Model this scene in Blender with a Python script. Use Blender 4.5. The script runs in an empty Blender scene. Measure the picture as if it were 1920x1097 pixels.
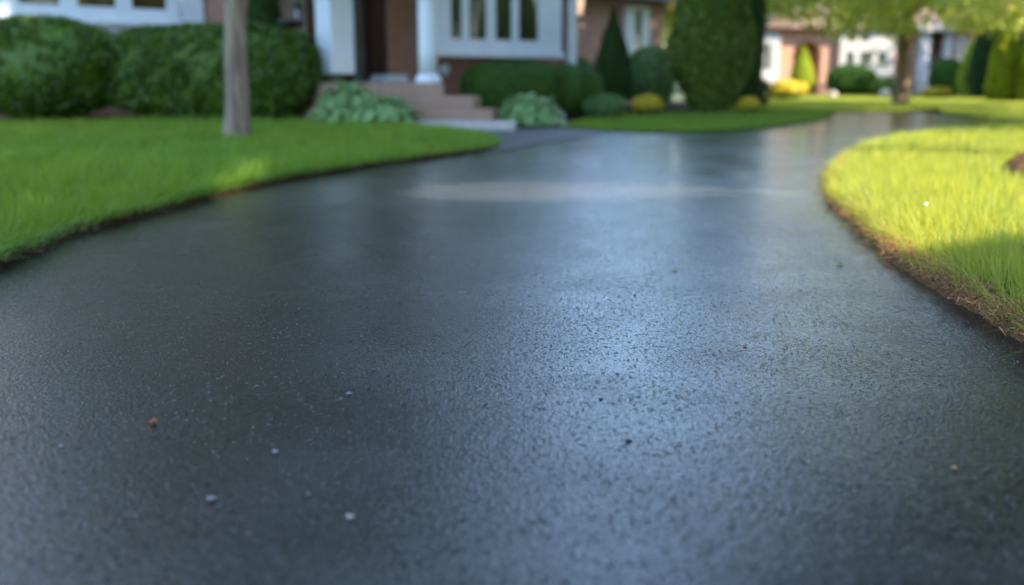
import bpy, bmesh, math
import numpy as np
from mathutils import Vector, Matrix

rng = np.random.default_rng(7)
R = math.radians
scene = bpy.context.scene
C = scene.collection

# ------------------------------------------------------------------ camera
W_, H_, F_ = 1920.0, 1097.0, 1867.0
CAM_H = 0.70
HORIZON = 150.0
PITCH = math.atan((H_ / 2 - HORIZON) / F_)
cp, sp = math.cos(PITCH), math.sin(PITCH)
cam_d = bpy.data.cameras.new('camera')
cam = bpy.data.objects.new('camera', cam_d)
C.objects.link(cam)
cam.location = (0, 0, CAM_H)
cam.rotation_euler = (math.pi / 2 - PITCH, 0, 0)
cam_d.sensor_width = 36.0
cam_d.lens = 36.0 * F_ / W_
cam_d.clip_end = 5000
cam_d.clip_start = 0.05
cam_d.dof.use_dof = True
cam_d.dof.focus_distance = 2.75
cam_d.dof.aperture_fstop = 1.35
scene.camera = cam

def G(px, py, z=0.0):
    """ground point (x, y) seen at photo pixel"""
    a = (px - W_ / 2) / F_
    b = (H_ / 2 - py) / F_
    dx, dy, dz = a, cp + b * sp, -sp + b * cp
    t = (z - CAM_H) / dz
    return (dx * t, dy * t)

def X(px, y):
    return (px - W_ / 2) / F_ * y * cp

def Z(py, y):
    b = (H_ / 2 - py) / F_
    return CAM_H + y * (-sp + b * cp) / (cp + b * sp)

# ------------------------------------------------------------------ sun
S = np.array([0.68, -0.42, 0.60]); S /= np.linalg.norm(S)
SX, SY = S[0] / S[2], S[1] / S[2]

# ------------------------------------------------------------------ materials
def new_mat(name):
    m = bpy.data.materials.new(name)
    m.use_nodes = True
    nt = m.node_tree
    for n in list(nt.nodes):
        nt.nodes.remove(n)
    out = nt.nodes.new('ShaderNodeOutputMaterial')
    return m, nt, out

def N(nt, t, **kw):
    n = nt.nodes.new(t)
    for k, v in kw.items():
        if k in n.inputs.keys() if isinstance(k, str) else False:
            n.inputs[k].default_value = v
        else:
            setattr(n, k, v)
    return n

def rgba(c):
    return (c[0], c[1], c[2], 1)

def mixcol(nt, fac, a, b):
    m = nt.nodes.new('ShaderNodeMix'); m.data_type = 'RGBA'
    for sock, v in ((0, fac), (6, a), (7, b)):
        if isinstance(v, (tuple, list)):
            m.inputs[sock].default_value = rgba(v)
        elif isinstance(v, (int, float)):
            m.inputs[sock].default_value = v
        else:
            nt.links.new(v, m.inputs[sock])
    return m.outputs[2]

def ramp(nt, src, p0, p1, c0=(0, 0, 0), c1=(1, 1, 1)):
    r = nt.nodes.new('ShaderNodeValToRGB')
    r.color_ramp.elements[0].position = p0; r.color_ramp.elements[0].color = rgba(c0)
    r.color_ramp.elements[1].position = p1; r.color_ramp.elements[1].color = rgba(c1)
    nt.links.new(src, r.inputs[0])
    return r.outputs[0]

def noise(nt, scale, detail=3, vec=None, dist=0.0, rough=0.55):
    n = nt.nodes.new('ShaderNodeTexNoise')
    n.inputs['Scale'].default_value = scale
    n.inputs['Detail'].default_value = detail
    n.inputs['Roughness'].default_value = rough
    n.inputs['Distortion'].default_value = dist
    if vec is not None:
        nt.links.new(vec, n.inputs['Vector'])
    return n.outputs[0]

def objco(nt):
    return nt.nodes.new('ShaderNodeTexCoord').outputs['Object']

def simple(name, c1, c2=None, rough=0.6, nscale=6.0, bump=0.0, bscale=40.0, spec=0.5, metal=0.0, stretch=None):
    m, nt, out = new_mat(name)
    b = nt.nodes.new('ShaderNodeBsdfPrincipled')
    vec = objco(nt)
    if stretch:
        mp = nt.nodes.new('ShaderNodeMapping'); mp.inputs['Scale'].default_value = stretch
        nt.links.new(vec, mp.inputs[0]); vec = mp.outputs[0]
    c2 = c2 or tuple(x * 0.8 for x in c1)
    f = ramp(nt, noise(nt, nscale, 5, vec), 0.35, 0.65)
    nt.links.new(mixcol(nt, f, c1, c2), b.inputs['Base Color'])
    b.inputs['Roughness'].default_value = rough
    b.inputs['Specular IOR Level'].default_value = spec
    b.inputs['Metallic'].default_value = metal
    if bump > 0:
        bp = nt.nodes.new('ShaderNodeBump'); bp.inputs['Strength'].default_value = bump; bp.inputs['Distance'].default_value = 0.02
        nt.links.new(noise(nt, bscale, 4, vec), bp.inputs['Height']); nt.links.new(bp.outputs[0], b.inputs['Normal'])
    nt.links.new(b.outputs[0], out.inputs[0])
    return m

def leafmat(name, c1, c2, trans=0.35, rough=0.5, c3=None, spec=0.3, patch=None, tint=None):
    """every leaf gets its own tone between c1 and c2; part of the light goes through it"""
    m, nt, out = new_mat(name)
    geo = nt.nodes.new('ShaderNodeNewGeometry')
    col = mixcol(nt, geo.outputs['Random Per Island'], c1, c2)
    if c3 is not None:
        f = ramp(nt, noise(nt, patch or 0.7, 3, objco(nt)), 0.4, 0.65)
        col = mixcol(nt, f, col, c3)
    b = nt.nodes.new('ShaderNodeBsdfPrincipled')
    nt.links.new(col, b.inputs['Base Color'])
    b.inputs['Roughness'].default_value = rough
    b.inputs['Specular IOR Level'].default_value = spec
    t = nt.nodes.new('ShaderNodeBsdfTranslucent')
    tc = mixcol(nt, 0.55, col, tint or (min(1, c2[0] * 2.2), min(1, c2[1] * 1.9), c2[2] * 0.6))
    nt.links.new(tc, t.inputs[0])
    mx = nt.nodes.new('ShaderNodeMixShader'); mx.inputs[0].default_value = trans
    nt.links.new(b.outputs[0], mx.inputs[1]); nt.links.new(t.outputs[0], mx.inputs[2])
    nt.links.new(mx.outputs[0], out.inputs[0])
    return m

def brickmat(name, c1, c2, mortar, rough=0.85):
    m, nt, out = new_mat(name)
    co = objco(nt)
    sx = nt.nodes.new('ShaderNodeSeparateXYZ'); nt.links.new(co, sx.inputs[0])
    ad = nt.nodes.new('ShaderNodeMath'); ad.operation = 'ADD'
    nt.links.new(sx.outputs[0], ad.inputs[0]); nt.links.new(sx.outputs[1], ad.inputs[1])
    cb = nt.nodes.new('ShaderNodeCombineXYZ')
    nt.links.new(ad.outputs[0], cb.inputs[0]); nt.links.new(sx.outputs[2], cb.inputs[1])
    bk = nt.nodes.new('ShaderNodeTexBrick')
    nt.links.new(cb.outputs[0], bk.inputs['Vector'])
    bk.inputs['Color1'].default_value = rgba(c1); bk.inputs['Color2'].default_value = rgba(c2); bk.inputs['Mortar'].default_value = rgba(mortar)
    bk.inputs['Scale'].default_value = 1.0
    bk.inputs['Brick Width'].default_value = 0.22; bk.inputs['Row Height'].default_value = 0.075
    bk.inputs['Mortar Size'].default_value = 0.008
    col = mixcol(nt, ramp(nt, noise(nt, 1.5, 4, co), 0.3, 0.7), bk.outputs['Color'], (c1[0] * 1.15, c1[1] * 1.05, c1[2]))
    b = nt.nodes.new('ShaderNodeBsdfPrincipled'); b.inputs['Roughness'].default_value = rough
    fx = nt.nodes.new('ShaderNodeMix'); fx.data_type = 'RGBA'; fx.inputs[0].default_value = 0.35
    nt.links.new(bk.outputs['Color'], fx.inputs[6]); nt.links.new(col, fx.inputs[7])
    nt.links.new(fx.outputs[2], b.inputs['Base Color'])
    bp = nt.nodes.new('ShaderNodeBump'); bp.inputs['Strength'].default_value = 0.5; bp.inputs['Distance'].default_value = 0.01; bp.invert = True
    nt.links.new(bk.outputs['Fac'], bp.inputs['Height']); nt.links.new(bp.outputs[0], b.inputs['Normal'])
    nt.links.new(b.outputs[0], out.inputs[0])
    return m

def glassmat(name, c):
    m, nt, out = new_mat(name)
    b = nt.nodes.new('ShaderNodeBsdfPrincipled')
    f = ramp(nt, noise(nt, 1.6, 3, objco(nt)), 0.35, 0.7)
    nt.links.new(mixcol(nt, f, c, (c[0] * 2.2, c[1] * 1.9, c[2] * 1.2)), b.inputs['Base Color'])
    b.inputs['Roughness'].default_value = 0.04
    b.inputs['Specular IOR Level'].default_value = 0.6
    nt.links.new(b.outputs[0], out.inputs[0])
    return m

def asphaltmat():
    m, nt, out = new_mat('sealed_asphalt')
    co = objco(nt)
    b = nt.nodes.new('ShaderNodeBsdfPrincipled')
    big = noise(nt, 0.55, 4, co)
    fine = noise(nt, 160, 3, co)
    c = mixcol(nt, ramp(nt, big, 0.35, 0.65), (0.0060, 0.0061, 0.0065), (0.0105, 0.0106, 0.0110))
    c = mixcol(nt, ramp(nt, fine, 0.52, 0.75), c, (0.026, 0.0258, 0.026))
    # pale stone chips showing through the seal
    v = nt.nodes.new('ShaderNodeTexVoronoi'); v.inputs['Scale'].default_value = 70; nt.links.new(co, v.inputs['Vector'])
    sep = nt.nodes.new('ShaderNodeSeparateColor'); nt.links.new(v.outputs['Color'], sep.inputs[0])
    pick = ramp(nt, sep.outputs[0], 0.975, 0.98)
    near = ramp(nt, v.outputs['Distance'], 0.16, 0.22, (1, 1, 1), (0, 0, 0))
    mu = nt.nodes.new('ShaderNodeMath'); mu.operation = 'MULTIPLY'
    nt.links.new(pick, mu.inputs[0]); nt.links.new(near, mu.inputs[1])
    c = mixcol(nt, mu.outputs[0], c, (0.10, 0.095, 0.09))
    # paler strip painted into the asphalt so the sun streak shows brighter
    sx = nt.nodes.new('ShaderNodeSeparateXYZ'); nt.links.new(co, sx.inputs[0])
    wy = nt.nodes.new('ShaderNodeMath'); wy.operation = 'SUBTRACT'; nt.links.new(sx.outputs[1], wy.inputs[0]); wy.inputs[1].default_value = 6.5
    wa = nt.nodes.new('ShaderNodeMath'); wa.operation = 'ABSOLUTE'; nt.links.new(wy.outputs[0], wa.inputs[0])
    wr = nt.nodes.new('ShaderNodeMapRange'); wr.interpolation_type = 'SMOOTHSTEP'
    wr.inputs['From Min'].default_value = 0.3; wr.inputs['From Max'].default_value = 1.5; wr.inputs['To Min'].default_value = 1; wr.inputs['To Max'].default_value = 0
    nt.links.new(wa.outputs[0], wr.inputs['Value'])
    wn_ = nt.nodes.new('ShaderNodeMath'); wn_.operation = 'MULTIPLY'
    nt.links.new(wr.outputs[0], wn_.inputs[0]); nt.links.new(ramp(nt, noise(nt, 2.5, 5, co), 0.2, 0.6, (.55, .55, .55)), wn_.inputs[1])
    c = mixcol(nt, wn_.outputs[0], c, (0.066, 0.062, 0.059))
    nt.links.new(c, b.inputs['Base Color'])
    rn = nt.nodes.new('ShaderNodeMapRange')
    rn.inputs['From Min'].default_value = 0.3; rn.inputs['From Max'].default_value = 0.7
    rn.inputs['To Min'].default_value = 0.20; rn.inputs['To Max'].default_value = 0.36
    nt.links.new(noise(nt, 1.1, 4, co, 0.6), rn.inputs['Value'])
    nt.links.new(rn.outputs[0], b.inputs['Roughness'])
    b.inputs['Specular IOR Level'].default_value = 0.12
    b.inputs['Coat IOR'].default_value = 1.45
    cr = nt.nodes.new('ShaderNodeMapRange')
    cr.inputs['From Min'].default_value = 0.3; cr.inputs['From Max'].default_value = 0.7
    cr.inputs['To Min'].default_value = 0.115; cr.inputs['To Max'].default_value = 0.18
    mt = nt.nodes.new('ShaderNodeMapping'); mt.inputs['Scale'].default_value = (2.6, 0.35, 1.0); mt.inputs['Rotation'].default_value = (0, 0, R(-6))
    nt.links.new(co, mt.inputs[0])
    nt.links.new(noise(nt, 1.0, 5, mt.outputs[0], 0.8), cr.inputs['Value']); nt.links.new(cr.outputs[0], b.inputs['Coat Roughness'])
    # surface relief: brushed ridges of sealer over small stones, and pits
    mp = nt.nodes.new('ShaderNodeMapping'); mp.inputs['Scale'].default_value = (1.0, 0.55, 1.0); mp.inputs['Rotation'].default_value = (0, 0, R(25))
    nt.links.new(co, mp.inputs[0])
    h1 = mixcol(nt, ramp(nt, noise(nt, 1.3, 3, co), 0.42, 0.6), noise(nt, 190, 3, mp.outputs[0], 0.6), noise(nt, 95, 4, co, 1.2))
    v2 = nt.nodes.new('ShaderNodeTexVoronoi'); v2.inputs['Scale'].default_value = 95; nt.links.new(co, v2.inputs['Vector'])
    h2 = ramp(nt, v2.outputs['Distance'], 0.0, 0.6)
    pit = ramp(nt, noise(nt, 80, 2, mp.outputs[0], 0.8), 0.28, 0.38)
    fl = ramp(nt, noise(nt, 110, 3, mp.outputs[0], 1.0), 0.36, 0.42)
    film = fl
    nt.links.new(film, b.inputs['Coat Weight'])
    ad = nt.nodes.new('ShaderNodeMath'); ad.operation = 'MULTIPLY_ADD'
    nt.links.new(h2, ad.inputs[0]); ad.inputs[1].default_value = -0.4; nt.links.new(h1, ad.inputs[2])
    ad2 = nt.nodes.new('ShaderNodeMath'); ad2.operation = 'MULTIPLY_ADD'
    nt.links.new(pit, ad2.inputs[0]); ad2.inputs[1].default_value = 1.3; nt.links.new(ad.outputs[0], ad2.inputs[2])
    patch = nt.nodes.new('ShaderNodeMapRange')
    patch.inputs['From Min'].default_value = 0.35; patch.inputs['From Max'].default_value = 0.65
    patch.inputs['To Min'].default_value = 0.62; patch.inputs['To Max'].default_value = 1.0
    nt.links.new(noise(nt, 1.7, 3, co, 0.5), patch.inputs['Value'])
    bp = nt.nodes.new('ShaderNodeBump'); bp.inputs['Distance'].default_value = 0.0025
    nt.links.new(patch.outputs[0], bp.inputs['Strength'])
    nt.links.new(ad2.outputs[0], bp.inputs['Height'])
    bp2 = nt.nodes.new('ShaderNodeBump'); bp2.inputs['Distance'].default_value = 0.03; bp2.inputs['Strength'].default_value = 0.05
    nt.links.new(noise(nt, 2.2, 3, co), bp2.inputs['Height'])
    nt.links.new(bp2.outputs[0], bp.inputs['Normal'])
    bc = nt.nodes.new('ShaderNodeBump'); bc.inputs['Distance'].default_value = 0.0017
    nt.links.new(patch.outputs[0], bc.inputs['Strength']); nt.links.new(ad2.outputs[0], bc.inputs['Height'])
    nt.links.new(bc.outputs[0], b.inputs['Coat Normal'])
    nt.links.new(bp.outputs[0], b.inputs['Normal'])
    nt.links.new(b.outputs[0], out.inputs[0])
    return m

M = {}
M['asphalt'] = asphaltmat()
M['walk'] = simple('walkway_paving', (0.045, 0.037, 0.032), (0.030, 0.025, 0.023), 0.55, 9, 0.3, 120)
M['ground'] = simple('far_turf', (0.05, 0.085, 0.018), (0.07, 0.075, 0.025), 0.9, 0.6)
M['lawn'] = simple('lawn_turf', (0.030, 0.060, 0.010), (0.022, 0.040, 0.008), 0.95, 8, 0.4, 60, spec=0.1)
M['soil'] = simple('bare_soil', (0.16, 0.085, 0.042), (0.07, 0.038, 0.02), 0.95, 40, 0.9, 90, spec=0.1)
M['bed'] = simple('mulch_soil', (0.050, 0.026, 0.014), (0.022, 0.012, 0.007), 0.95, 25, 0.9, 60, spec=0.1)
M['grass_right'] = leafmat('grass_blades_sunny', (0.095, 0.170, 0.018), (0.370, 0.425, 0.090), 0.44, 0.45, (0.31, 0.33, 0.050), patch=0.9)  # sunlit lawn tone put into the blade colour
M['grass_left'] = leafmat('grass_blades_shade', (0.034, 0.108, 0.011), (0.175, 0.310, 0.040), 0.40, 0.45, (0.150, 0.230, 0.022), patch=0.5)  # same blades with the shaded lawn tone put into the colour
M['straw'] = leafmat('dry_straw', (0.32, 0.19, 0.075), (0.17, 0.085, 0.03), 0.2, 0.7)
M['chips'] = leafmat('bark_chips', (0.52, 0.235, 0.11), (0.15, 0.058, 0.026), 0.0, 0.85)
M['chips_dark'] = leafmat('dark_bark_crumbs', (0.16, 0.085, 0.042), (0.05, 0.026, 0.014), 0.0, 0.85)
M['box'] = leafmat('boxwood_leaves', (0.012, 0.040, 0.004), (0.105, 0.205, 0.018), 0.25, 0.42, spec=0.4)
M['box_fine'] = leafmat('clipped_shrub_leaves', (0.022, 0.075, 0.007), (0.060, 0.145, 0.012), 0.25, 0.5)
M['conifer'] = leafmat('dark_conifer_sprays', (0.010, 0.040, 0.005), (0.034, 0.078, 0.009), 0.2, 0.6)
M['conifer_big'] = leafmat('olive_conifer_sprays', (0.036, 0.082, 0.008), (0.140, 0.200, 0.020), 0.25, 0.6)
M['arbor'] = leafmat('bright_arborvitae', (0.12, 0.20, 0.012), (0.42, 0.48, 0.04), 0.45, 0.6)
M['hosta'] = leafmat('hosta_leaves', (0.110, 0.240, 0.080), (0.330, 0.470, 0.210), 0.25, 0.4)
M['blueshrub'] = leafmat('blue_green_leaves', (0.036, 0.110, 0.032), (0.150, 0.260, 0.090), 0.25, 0.5)
M['yellow'] = leafmat('yellow_flowers', (0.50, 0.37, 0.014), (0.62, 0.51, 0.05), 0.3, 0.6, tint=(0.8, 0.6, 0.05))
M['tree_yg'] = leafmat('young_tree_leaves', (0.30, 0.36, 0.10), (0.56, 0.60, 0.22), 0.58, 0.5)
M['tree_gr'] = leafmat('broadleaf_leaves', (0.10, 0.15, 0.02), (0.24, 0.30, 0.06), 0.45, 0.5)
M['tree_dk'] = leafmat('dense_tree_leaves', (0.018, 0.036, 0.007), (0.040, 0.066, 0.011), 0.25, 0.5)
M['bark'] = simple('grey_bark', (0.28, 0.228, 0.170), (0.12, 0.095, 0.070), 0.9, 6, 0.9, 22, spec=0.15, stretch=(3, 3, 0.35))
M['bark_tan'] = simple('tan_bark', (0.30, 0.20, 0.13), (0.17, 0.11, 0.07), 0.9, 6, 0.8, 22, spec=0.15, stretch=(3, 3, 0.4))
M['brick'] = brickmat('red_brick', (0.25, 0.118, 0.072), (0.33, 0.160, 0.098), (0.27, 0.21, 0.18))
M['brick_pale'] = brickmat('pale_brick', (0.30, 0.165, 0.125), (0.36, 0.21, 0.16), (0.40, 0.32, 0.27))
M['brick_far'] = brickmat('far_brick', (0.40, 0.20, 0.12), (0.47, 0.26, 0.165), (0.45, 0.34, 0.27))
M['step'] = brickmat('step_brick', (0.22, 0.130, 0.084), (0.28, 0.175, 0.115), (0.26, 0.20, 0.17), 0.7)
M['white_bluecast'] = simple('white_paint_blue_cast', (0.60, 0.675, 0.71), (0.54, 0.615, 0.65), 0.45, 2.5)  # white paint with the bluish cast of shade light mixed into its colour
M['white'] = simple('white_paint', (0.44, 0.43, 0.41), (0.38, 0.37, 0.355), 0.45, 2.5)
M['beige'] = simple('beige_siding', (0.33, 0.29, 0.23), (0.28, 0.25, 0.20), 0.6, 3)
M['greytrim'] = simple('grey_door_trim', (0.15, 0.145, 0.14), (0.11, 0.108, 0.105), 0.6, 3)
M['brownwood'] = simple('brown_door_wood', (0.075, 0.032, 0.020), (0.045, 0.02, 0.013), 0.5, 5, stretch=(4, 4, .5))
M['reddoor'] = simple('red_door_paint', (0.16, 0.012, 0.014), (0.12, 0.010, 0.011), 0.4, 3)
M['glass_l'] = glassmat('window_glass_amber', (0.030, 0.026, 0.008))
M['glass_r'] = glassmat('window_glass_green', (0.022, 0.034, 0.014))
M['glass_b'] = glassmat('window_glass_blue', (0.02, 0.035, 0.045))
M['black'] = simple('black_iron', (0.012, 0.012, 0.014), (0.02, 0.02, 0.022), 0.45, 12)
M['frost'] = simple('smoked_lantern_glass', (0.11, 0.11, 0.13), (0.16, 0.155, 0.16), 0.25, 4)
M['slab'] = simple('pale_stone', (0.42, 0.39, 0.36), (0.34, 0.32, 0.30), 0.7, 8, 0.3, 60)
M['roof'] = simple('brown_shingles', (0.017, 0.018, 0.021), (0.011, 0.012, 0.014), 0.85, 14, 0.5, 30)
M['roof_far'] = simple('terracotta_shingles', (0.20, 0.13, 0.095), (0.15, 0.10, 0.075), 0.85, 14, 0.5, 30)
M['stone'] = simple('garden_stone_face', (0.48, 0.40, 0.34), (0.38, 0.32, 0.27), 0.8, 14, 0.5, 40)
M['greystone'] = simple('grey_stone_face', (0.29, 0.285, 0.275), (0.19, 0.185, 0.18), 0.6, 140)
M['leafscrap'] = simple('orange_leaf_scrap', (0.42, 0.13, 0.035), (0.24, 0.07, 0.02), 0.6, 160)
M['tanscrap'] = simple('tan_leaf_scrap', (0.42, 0.27, 0.13), (0.26, 0.16, 0.08), 0.6, 160)
M['petal'] = simple('white_flower_petal', (0.85, 0.85, 0.82), (0.8, 0.8, 0.75), 0.5, 60)
M['grit'] = leafmat('loose_grit', (0.012, 0.012, 0.013), (0.05, 0.05, 0.055), 0.0, 0.4, spec=0.6)
M['grit_glint'] = leafmat('pale_glint_grit', (0.25, 0.25, 0.26), (0.60, 0.60, 0.62), 0.0, 0.3, spec=0.6)  # pale grains whose light colour also imitates sky glints
def lampmat():
    m, nt, out = new_mat('lit_lantern_glass')
    b = nt.nodes.new('ShaderNodeBsdfPrincipled')
    b.inputs['Base Color'].default_value = (0.9, 0.7, 0.5, 1)
    f = ramp(nt, noise(nt, 9, 2, objco(nt)), 0.3, 0.7, (1.0, 0.55, 0.26), (1.0, 0.70, 0.42))
    nt.links.new(f, b.inputs['Emission Color']); b.inputs['Emission Strength'].default_value = 0.28
    nt.links.new(b.outputs[0], out.inputs[0])
    return m
M['lamp'] = lampmat()

# ------------------------------------------------------------------ object helpers
def tag(o, label=None, cat=None, group=None, kind=None):
    if label: o['label'] = label
    if cat: o['category'] = cat
    if group: o['group'] = group
    if kind: o['kind'] = kind
    return o

def link(name, me, m, parent=None, loc=None):
    if m is not None:
        me.materials.append(m)
    o = bpy.data.objects.new(name, me); C.objects.link(o)
    if parent is not None: o.parent = parent
    if loc is not None: o.location = loc
    return o

def empty(name, loc=(0, 0, 0), rz=0.0):
    o = bpy.data.objects.new(name, None); C.objects.link(o)
    o.location = loc; o.rotation_euler = (0, 0, rz)
    o.empty_display_size = 0.2
    return o

def npmesh(name, V, Q, smooth=False):
    """mesh from an (n,3) vertex array and an (m,k) face array"""
    me = bpy.data.meshes.new(name)
    V = np.ascontiguousarray(V, dtype=np.float32); Q = np.ascontiguousarray(Q, dtype=np.int32)
    me.vertices.add(len(V)); me.vertices.foreach_set('co', V.ravel())
    m, k = Q.shape
    me.loops.add(m * k); me.loops.foreach_set('vertex_index', Q.ravel())
    me.polygons.add(m)
    me.polygons.foreach_set('loop_start', np.arange(0, m * k, k, dtype=np.int32))
    if smooth:
        me.polygons.foreach_set('use_smooth', np.ones(m, dtype=bool))
    me.update(calc_edges=True)
    return me

class MB:
    """collects boxes, prisms, tubes and lathes into one mesh"""
    def __init__(s):
        s.bm = bmesh.new()
    def box(s, x0, x1, y0, y1, z0, z1):
        v = [s.bm.verts.new(p) for p in ((x0, y0, z0), (x1, y0, z0), (x1, y1, z0), (x0, y1, z0), (x0, y0, z1), (x1, y0, z1), (x1, y1, z1), (x0, y1, z1))]
        for f in ((3, 2, 1, 0), (4, 5, 6, 7), (0, 1, 5, 4), (1, 2, 6, 5), (2, 3, 7, 6), (3, 0, 4, 7)):
            s.bm.faces.new([v[i] for i in f])
        return s
    def prism(s, pts, z0, z1):
        a = [s.bm.verts.new((p[0], p[1], z0)) for p in pts]; b = [s.bm.verts.new((p[0], p[1], z1)) for p in pts]
        n = len(pts)
        s.bm.faces.new(a[::-1]); s.bm.faces.new(b)
        for i in range(n):
            s.bm.faces.new((a[i], a[(i + 1) % n], b[(i + 1) % n], b[i]))
        return s
    def poly(s, verts, faces):
        v = [s.bm.verts.new(p) for p in verts]
        for f in faces: s.bm.faces.new([v[i] for i in f])
        return s
    def lathe(s, prof, cx=0, cy=0, n=20):
        rings = []
        for r, z in prof:
            rings.append([s.bm.verts.new((cx + r * math.cos(2 * math.pi * i / n), cy + r * math.sin(2 * math.pi * i / n), z)) for i in range(n)])
        for a, b in zip(rings, rings[1:]):
            for i in range(n):
                f = s.bm.faces.new((a[i], a[(i + 1) % n], b[(i + 1) % n], b[i])); f.smooth = True
        s.bm.faces.new(rings[0][::-1]); s.bm.faces.new(rings[-1])
        return s
    def tube(s, pts, rad, n=10, wob=0.0):
        rings = []
        for k, (p, r) in enumerate(zip(pts, rad)):
            p = Vector(p)
            d = (Vector(pts[min(k + 1, len(pts) - 1)]) - Vector(pts[max(k - 1, 0)])).normalized()
            a = d.orthogonal().normalized() if abs(d.z) < 0.9 else Vector((1, 0, 0)) - d * d.x
            a.normalize(); b = d.cross(a)
            ring = []
            for i in range(n):
                t = 2 * math.pi * i / n
                rr = r * (1 + wob * rng.normal())
                ring.append(s.bm.verts.new(p + a * (rr * math.cos(t)) + b * (rr * math.sin(t))))
            rings.append(ring)
        for a, b in zip(rings, rings[1:]):
            for i in range(n):
                f = s.bm.faces.new((a[i], a[(i + 1) % n], b[(i + 1) % n], b[i])); f.smooth = True
        s.bm.faces.new(rings[0][::-1]); s.bm.faces.new(rings[-1])
        return s
    def build(s, name, m, parent=None, loc=None, bevel=0.0):
        bmesh.ops.recalc_face_normals(s.bm, faces=s.bm.faces[:])
        me = bpy.data.meshes.new(name); s.bm.to_mesh(me); s.bm.free()
        o = link(name, me, m, parent, loc)
        if bevel > 0:
            bv = o.modifiers.new('bevel', 'BEVEL'); bv.width = bevel; bv.segments = 2; bv.limit_method = 'ANGLE'
        return o

def catmull(pts, step=0.08, closed=False):
    P = [np.array(p, float) for p in pts]
    n = len(P); out = []
    rng_i = range(n) if closed else range(n - 1)
    for i in rng_i:
        p0 = P[(i - 1) % n] if closed or i > 0 else 2 * P[0] - P[1]
        p1, p2 = P[i], P[(i + 1) % n]
        p3 = P[(i + 2) % n] if closed or i + 2 < n else 2 * P[-1] - P[-2]
        L = np.linalg.norm(p2 - p1); k = int(min(60, max(2, L / step)))
        for j in range(k):
            t = j / k
            out.append(0.5 * ((2 * p1) + (-p0 + p2) * t + (2 * p0 - 5 * p1 + 4 * p2 - p3) * t * t + (-p0 + 3 * p1 - 3 * p2 + p3) * t ** 3))
    if not closed: out.append(P[-1])
    return np.array(out)

def inside(P, poly):
    x, y = P[:, 0], P[:, 1]
    r = np.zeros(len(P), bool)
    n = len(poly); j = n - 1
    for i in range(n):
        xi, yi = poly[i]; xj, yj = poly[j]
        if yi != yj:
            c = ((yi > y) != (yj > y)) & (x < (xj - xi) * (y - yi) / (yj - yi) + xi)
            r ^= c
        j = i
    return r

def sheet(name, pts, z, m, kind='structure', label=None, cat=None):
    bm = bmesh.new()
    vs = [bm.verts.new((p[0], p[1], z)) for p in pts]
    f = bm.faces.new(vs)
    if f.calc_area() and f.normal.z < 0: f.normal_flip()
    bm.normal_update()
    if f.normal.z < 0: f.normal_flip()
    bmesh.ops.triangulate(bm, faces=bm.faces[:])
    me = bpy.data.meshes.new(name); bm.to_mesh(me); bm.free()
    return tag(link(name, me, m), label, cat, None, kind)

def slab_sheet(name, pts, z, m, label, cat, drop=0.06):
    """a lawn: flat top with a rounded lip going down to below the drive"""
    P = np.array(pts); 
    area = 0.5 * np.sum(P[:, 0] * np.roll(P[:, 1], -1) - np.roll(P[:, 0], -1) * P[:, 1])
    if area < 0: P = P[::-1]
    T = np.roll(P, -1, 0) - np.roll(P, 1, 0); T /= np.linalg.norm(T, axis=1)[:, None] + 1e-9
    O = np.stack([T[:, 1], -T[:, 0]], 1)
    bm = bmesh.new()
    top = [bm.verts.new((p[0], p[1], z)) for p in P]
    mid = [bm.verts.new((p[0] + o[0] * 0.004, p[1] + o[1] * 0.004, z - 0.006)) for p, o in zip(P, O)]
    low = [bm.verts.new((p[0] + o[0] * 0.006, p[1] + o[1] * 0.006, z - drop)) for p, o in zip(P, O)]
    bm.faces.new(top)
    n = len(P)
    for a, b in ((top, mid), (mid, low)):
        for i in range(n):
            bm.faces.new((a[i], b[i], b[(i + 1) % n], a[(i + 1) % n]))
    bmesh.ops.triangulate(bm, faces=[f for f in bm.faces if len(f.verts) > 4])
    me = bpy.data.meshes.new(name); bm.to_mesh(me); bm.free()
    return tag(link(name, me, m), label, cat, None, 'structure')

def edge_strip(name, line, width, z_in, m, label, side):
    """an uneven bank of soil between a lawn and the drive; SIDE = +1 if the drive lies to the right of the line's direction"""
    L = np.array(line)
    T = np.gradient(L, axis=0); T /= np.linalg.norm(T, axis=1)[:, None]
    O = np.stack([T[:, 1], -T[:, 0]], 1) * side
    n = len(L); k = 7
    V = np.zeros((n, k, 3))
    wv = width * (1 + 0.22 * np.convolve(rng.normal(size=n + 8), np.ones(9) / 3, 'valid')[:n])
    for j in range(k):
        t = j / (k - 1)
        off = -0.05 + t * (wv + 0.05)
        zz = z_in * (1 - t ** 2.6) + rng.normal(size=n) * 0.005 * (1 - abs(2 * t - 1)) - (0.006 if j == k - 1 else 0)
        V[:, j, 0] = L[:, 0] + O[:, 0] * off; V[:, j, 1] = L[:, 1] + O[:, 1] * off; V[:, j, 2] = zz
    idx = np.arange(n * k).reshape(n, k)
    Q = np.stack([idx[:-1, :-1], idx[1:, :-1], idx[1:, 1:], idx[:-1, 1:]], -1).reshape(-1, 4)
    if side < 0: Q = Q[:, ::-1]
    return tag(link(name, npmesh(name, V.reshape(-1, 3), Q, True), m), label, 'soil', None, 'structure')

# ------------------------------------------------------------------ foliage helpers
def rand_unit(n):
    v = rng.normal(size=(n, 3)); return v / np.linalg.norm(v, axis=1)[:, None]
def unit(v):
    return v / (np.linalg.norm(v, axis=1)[:, None] + 1e-9)

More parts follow.
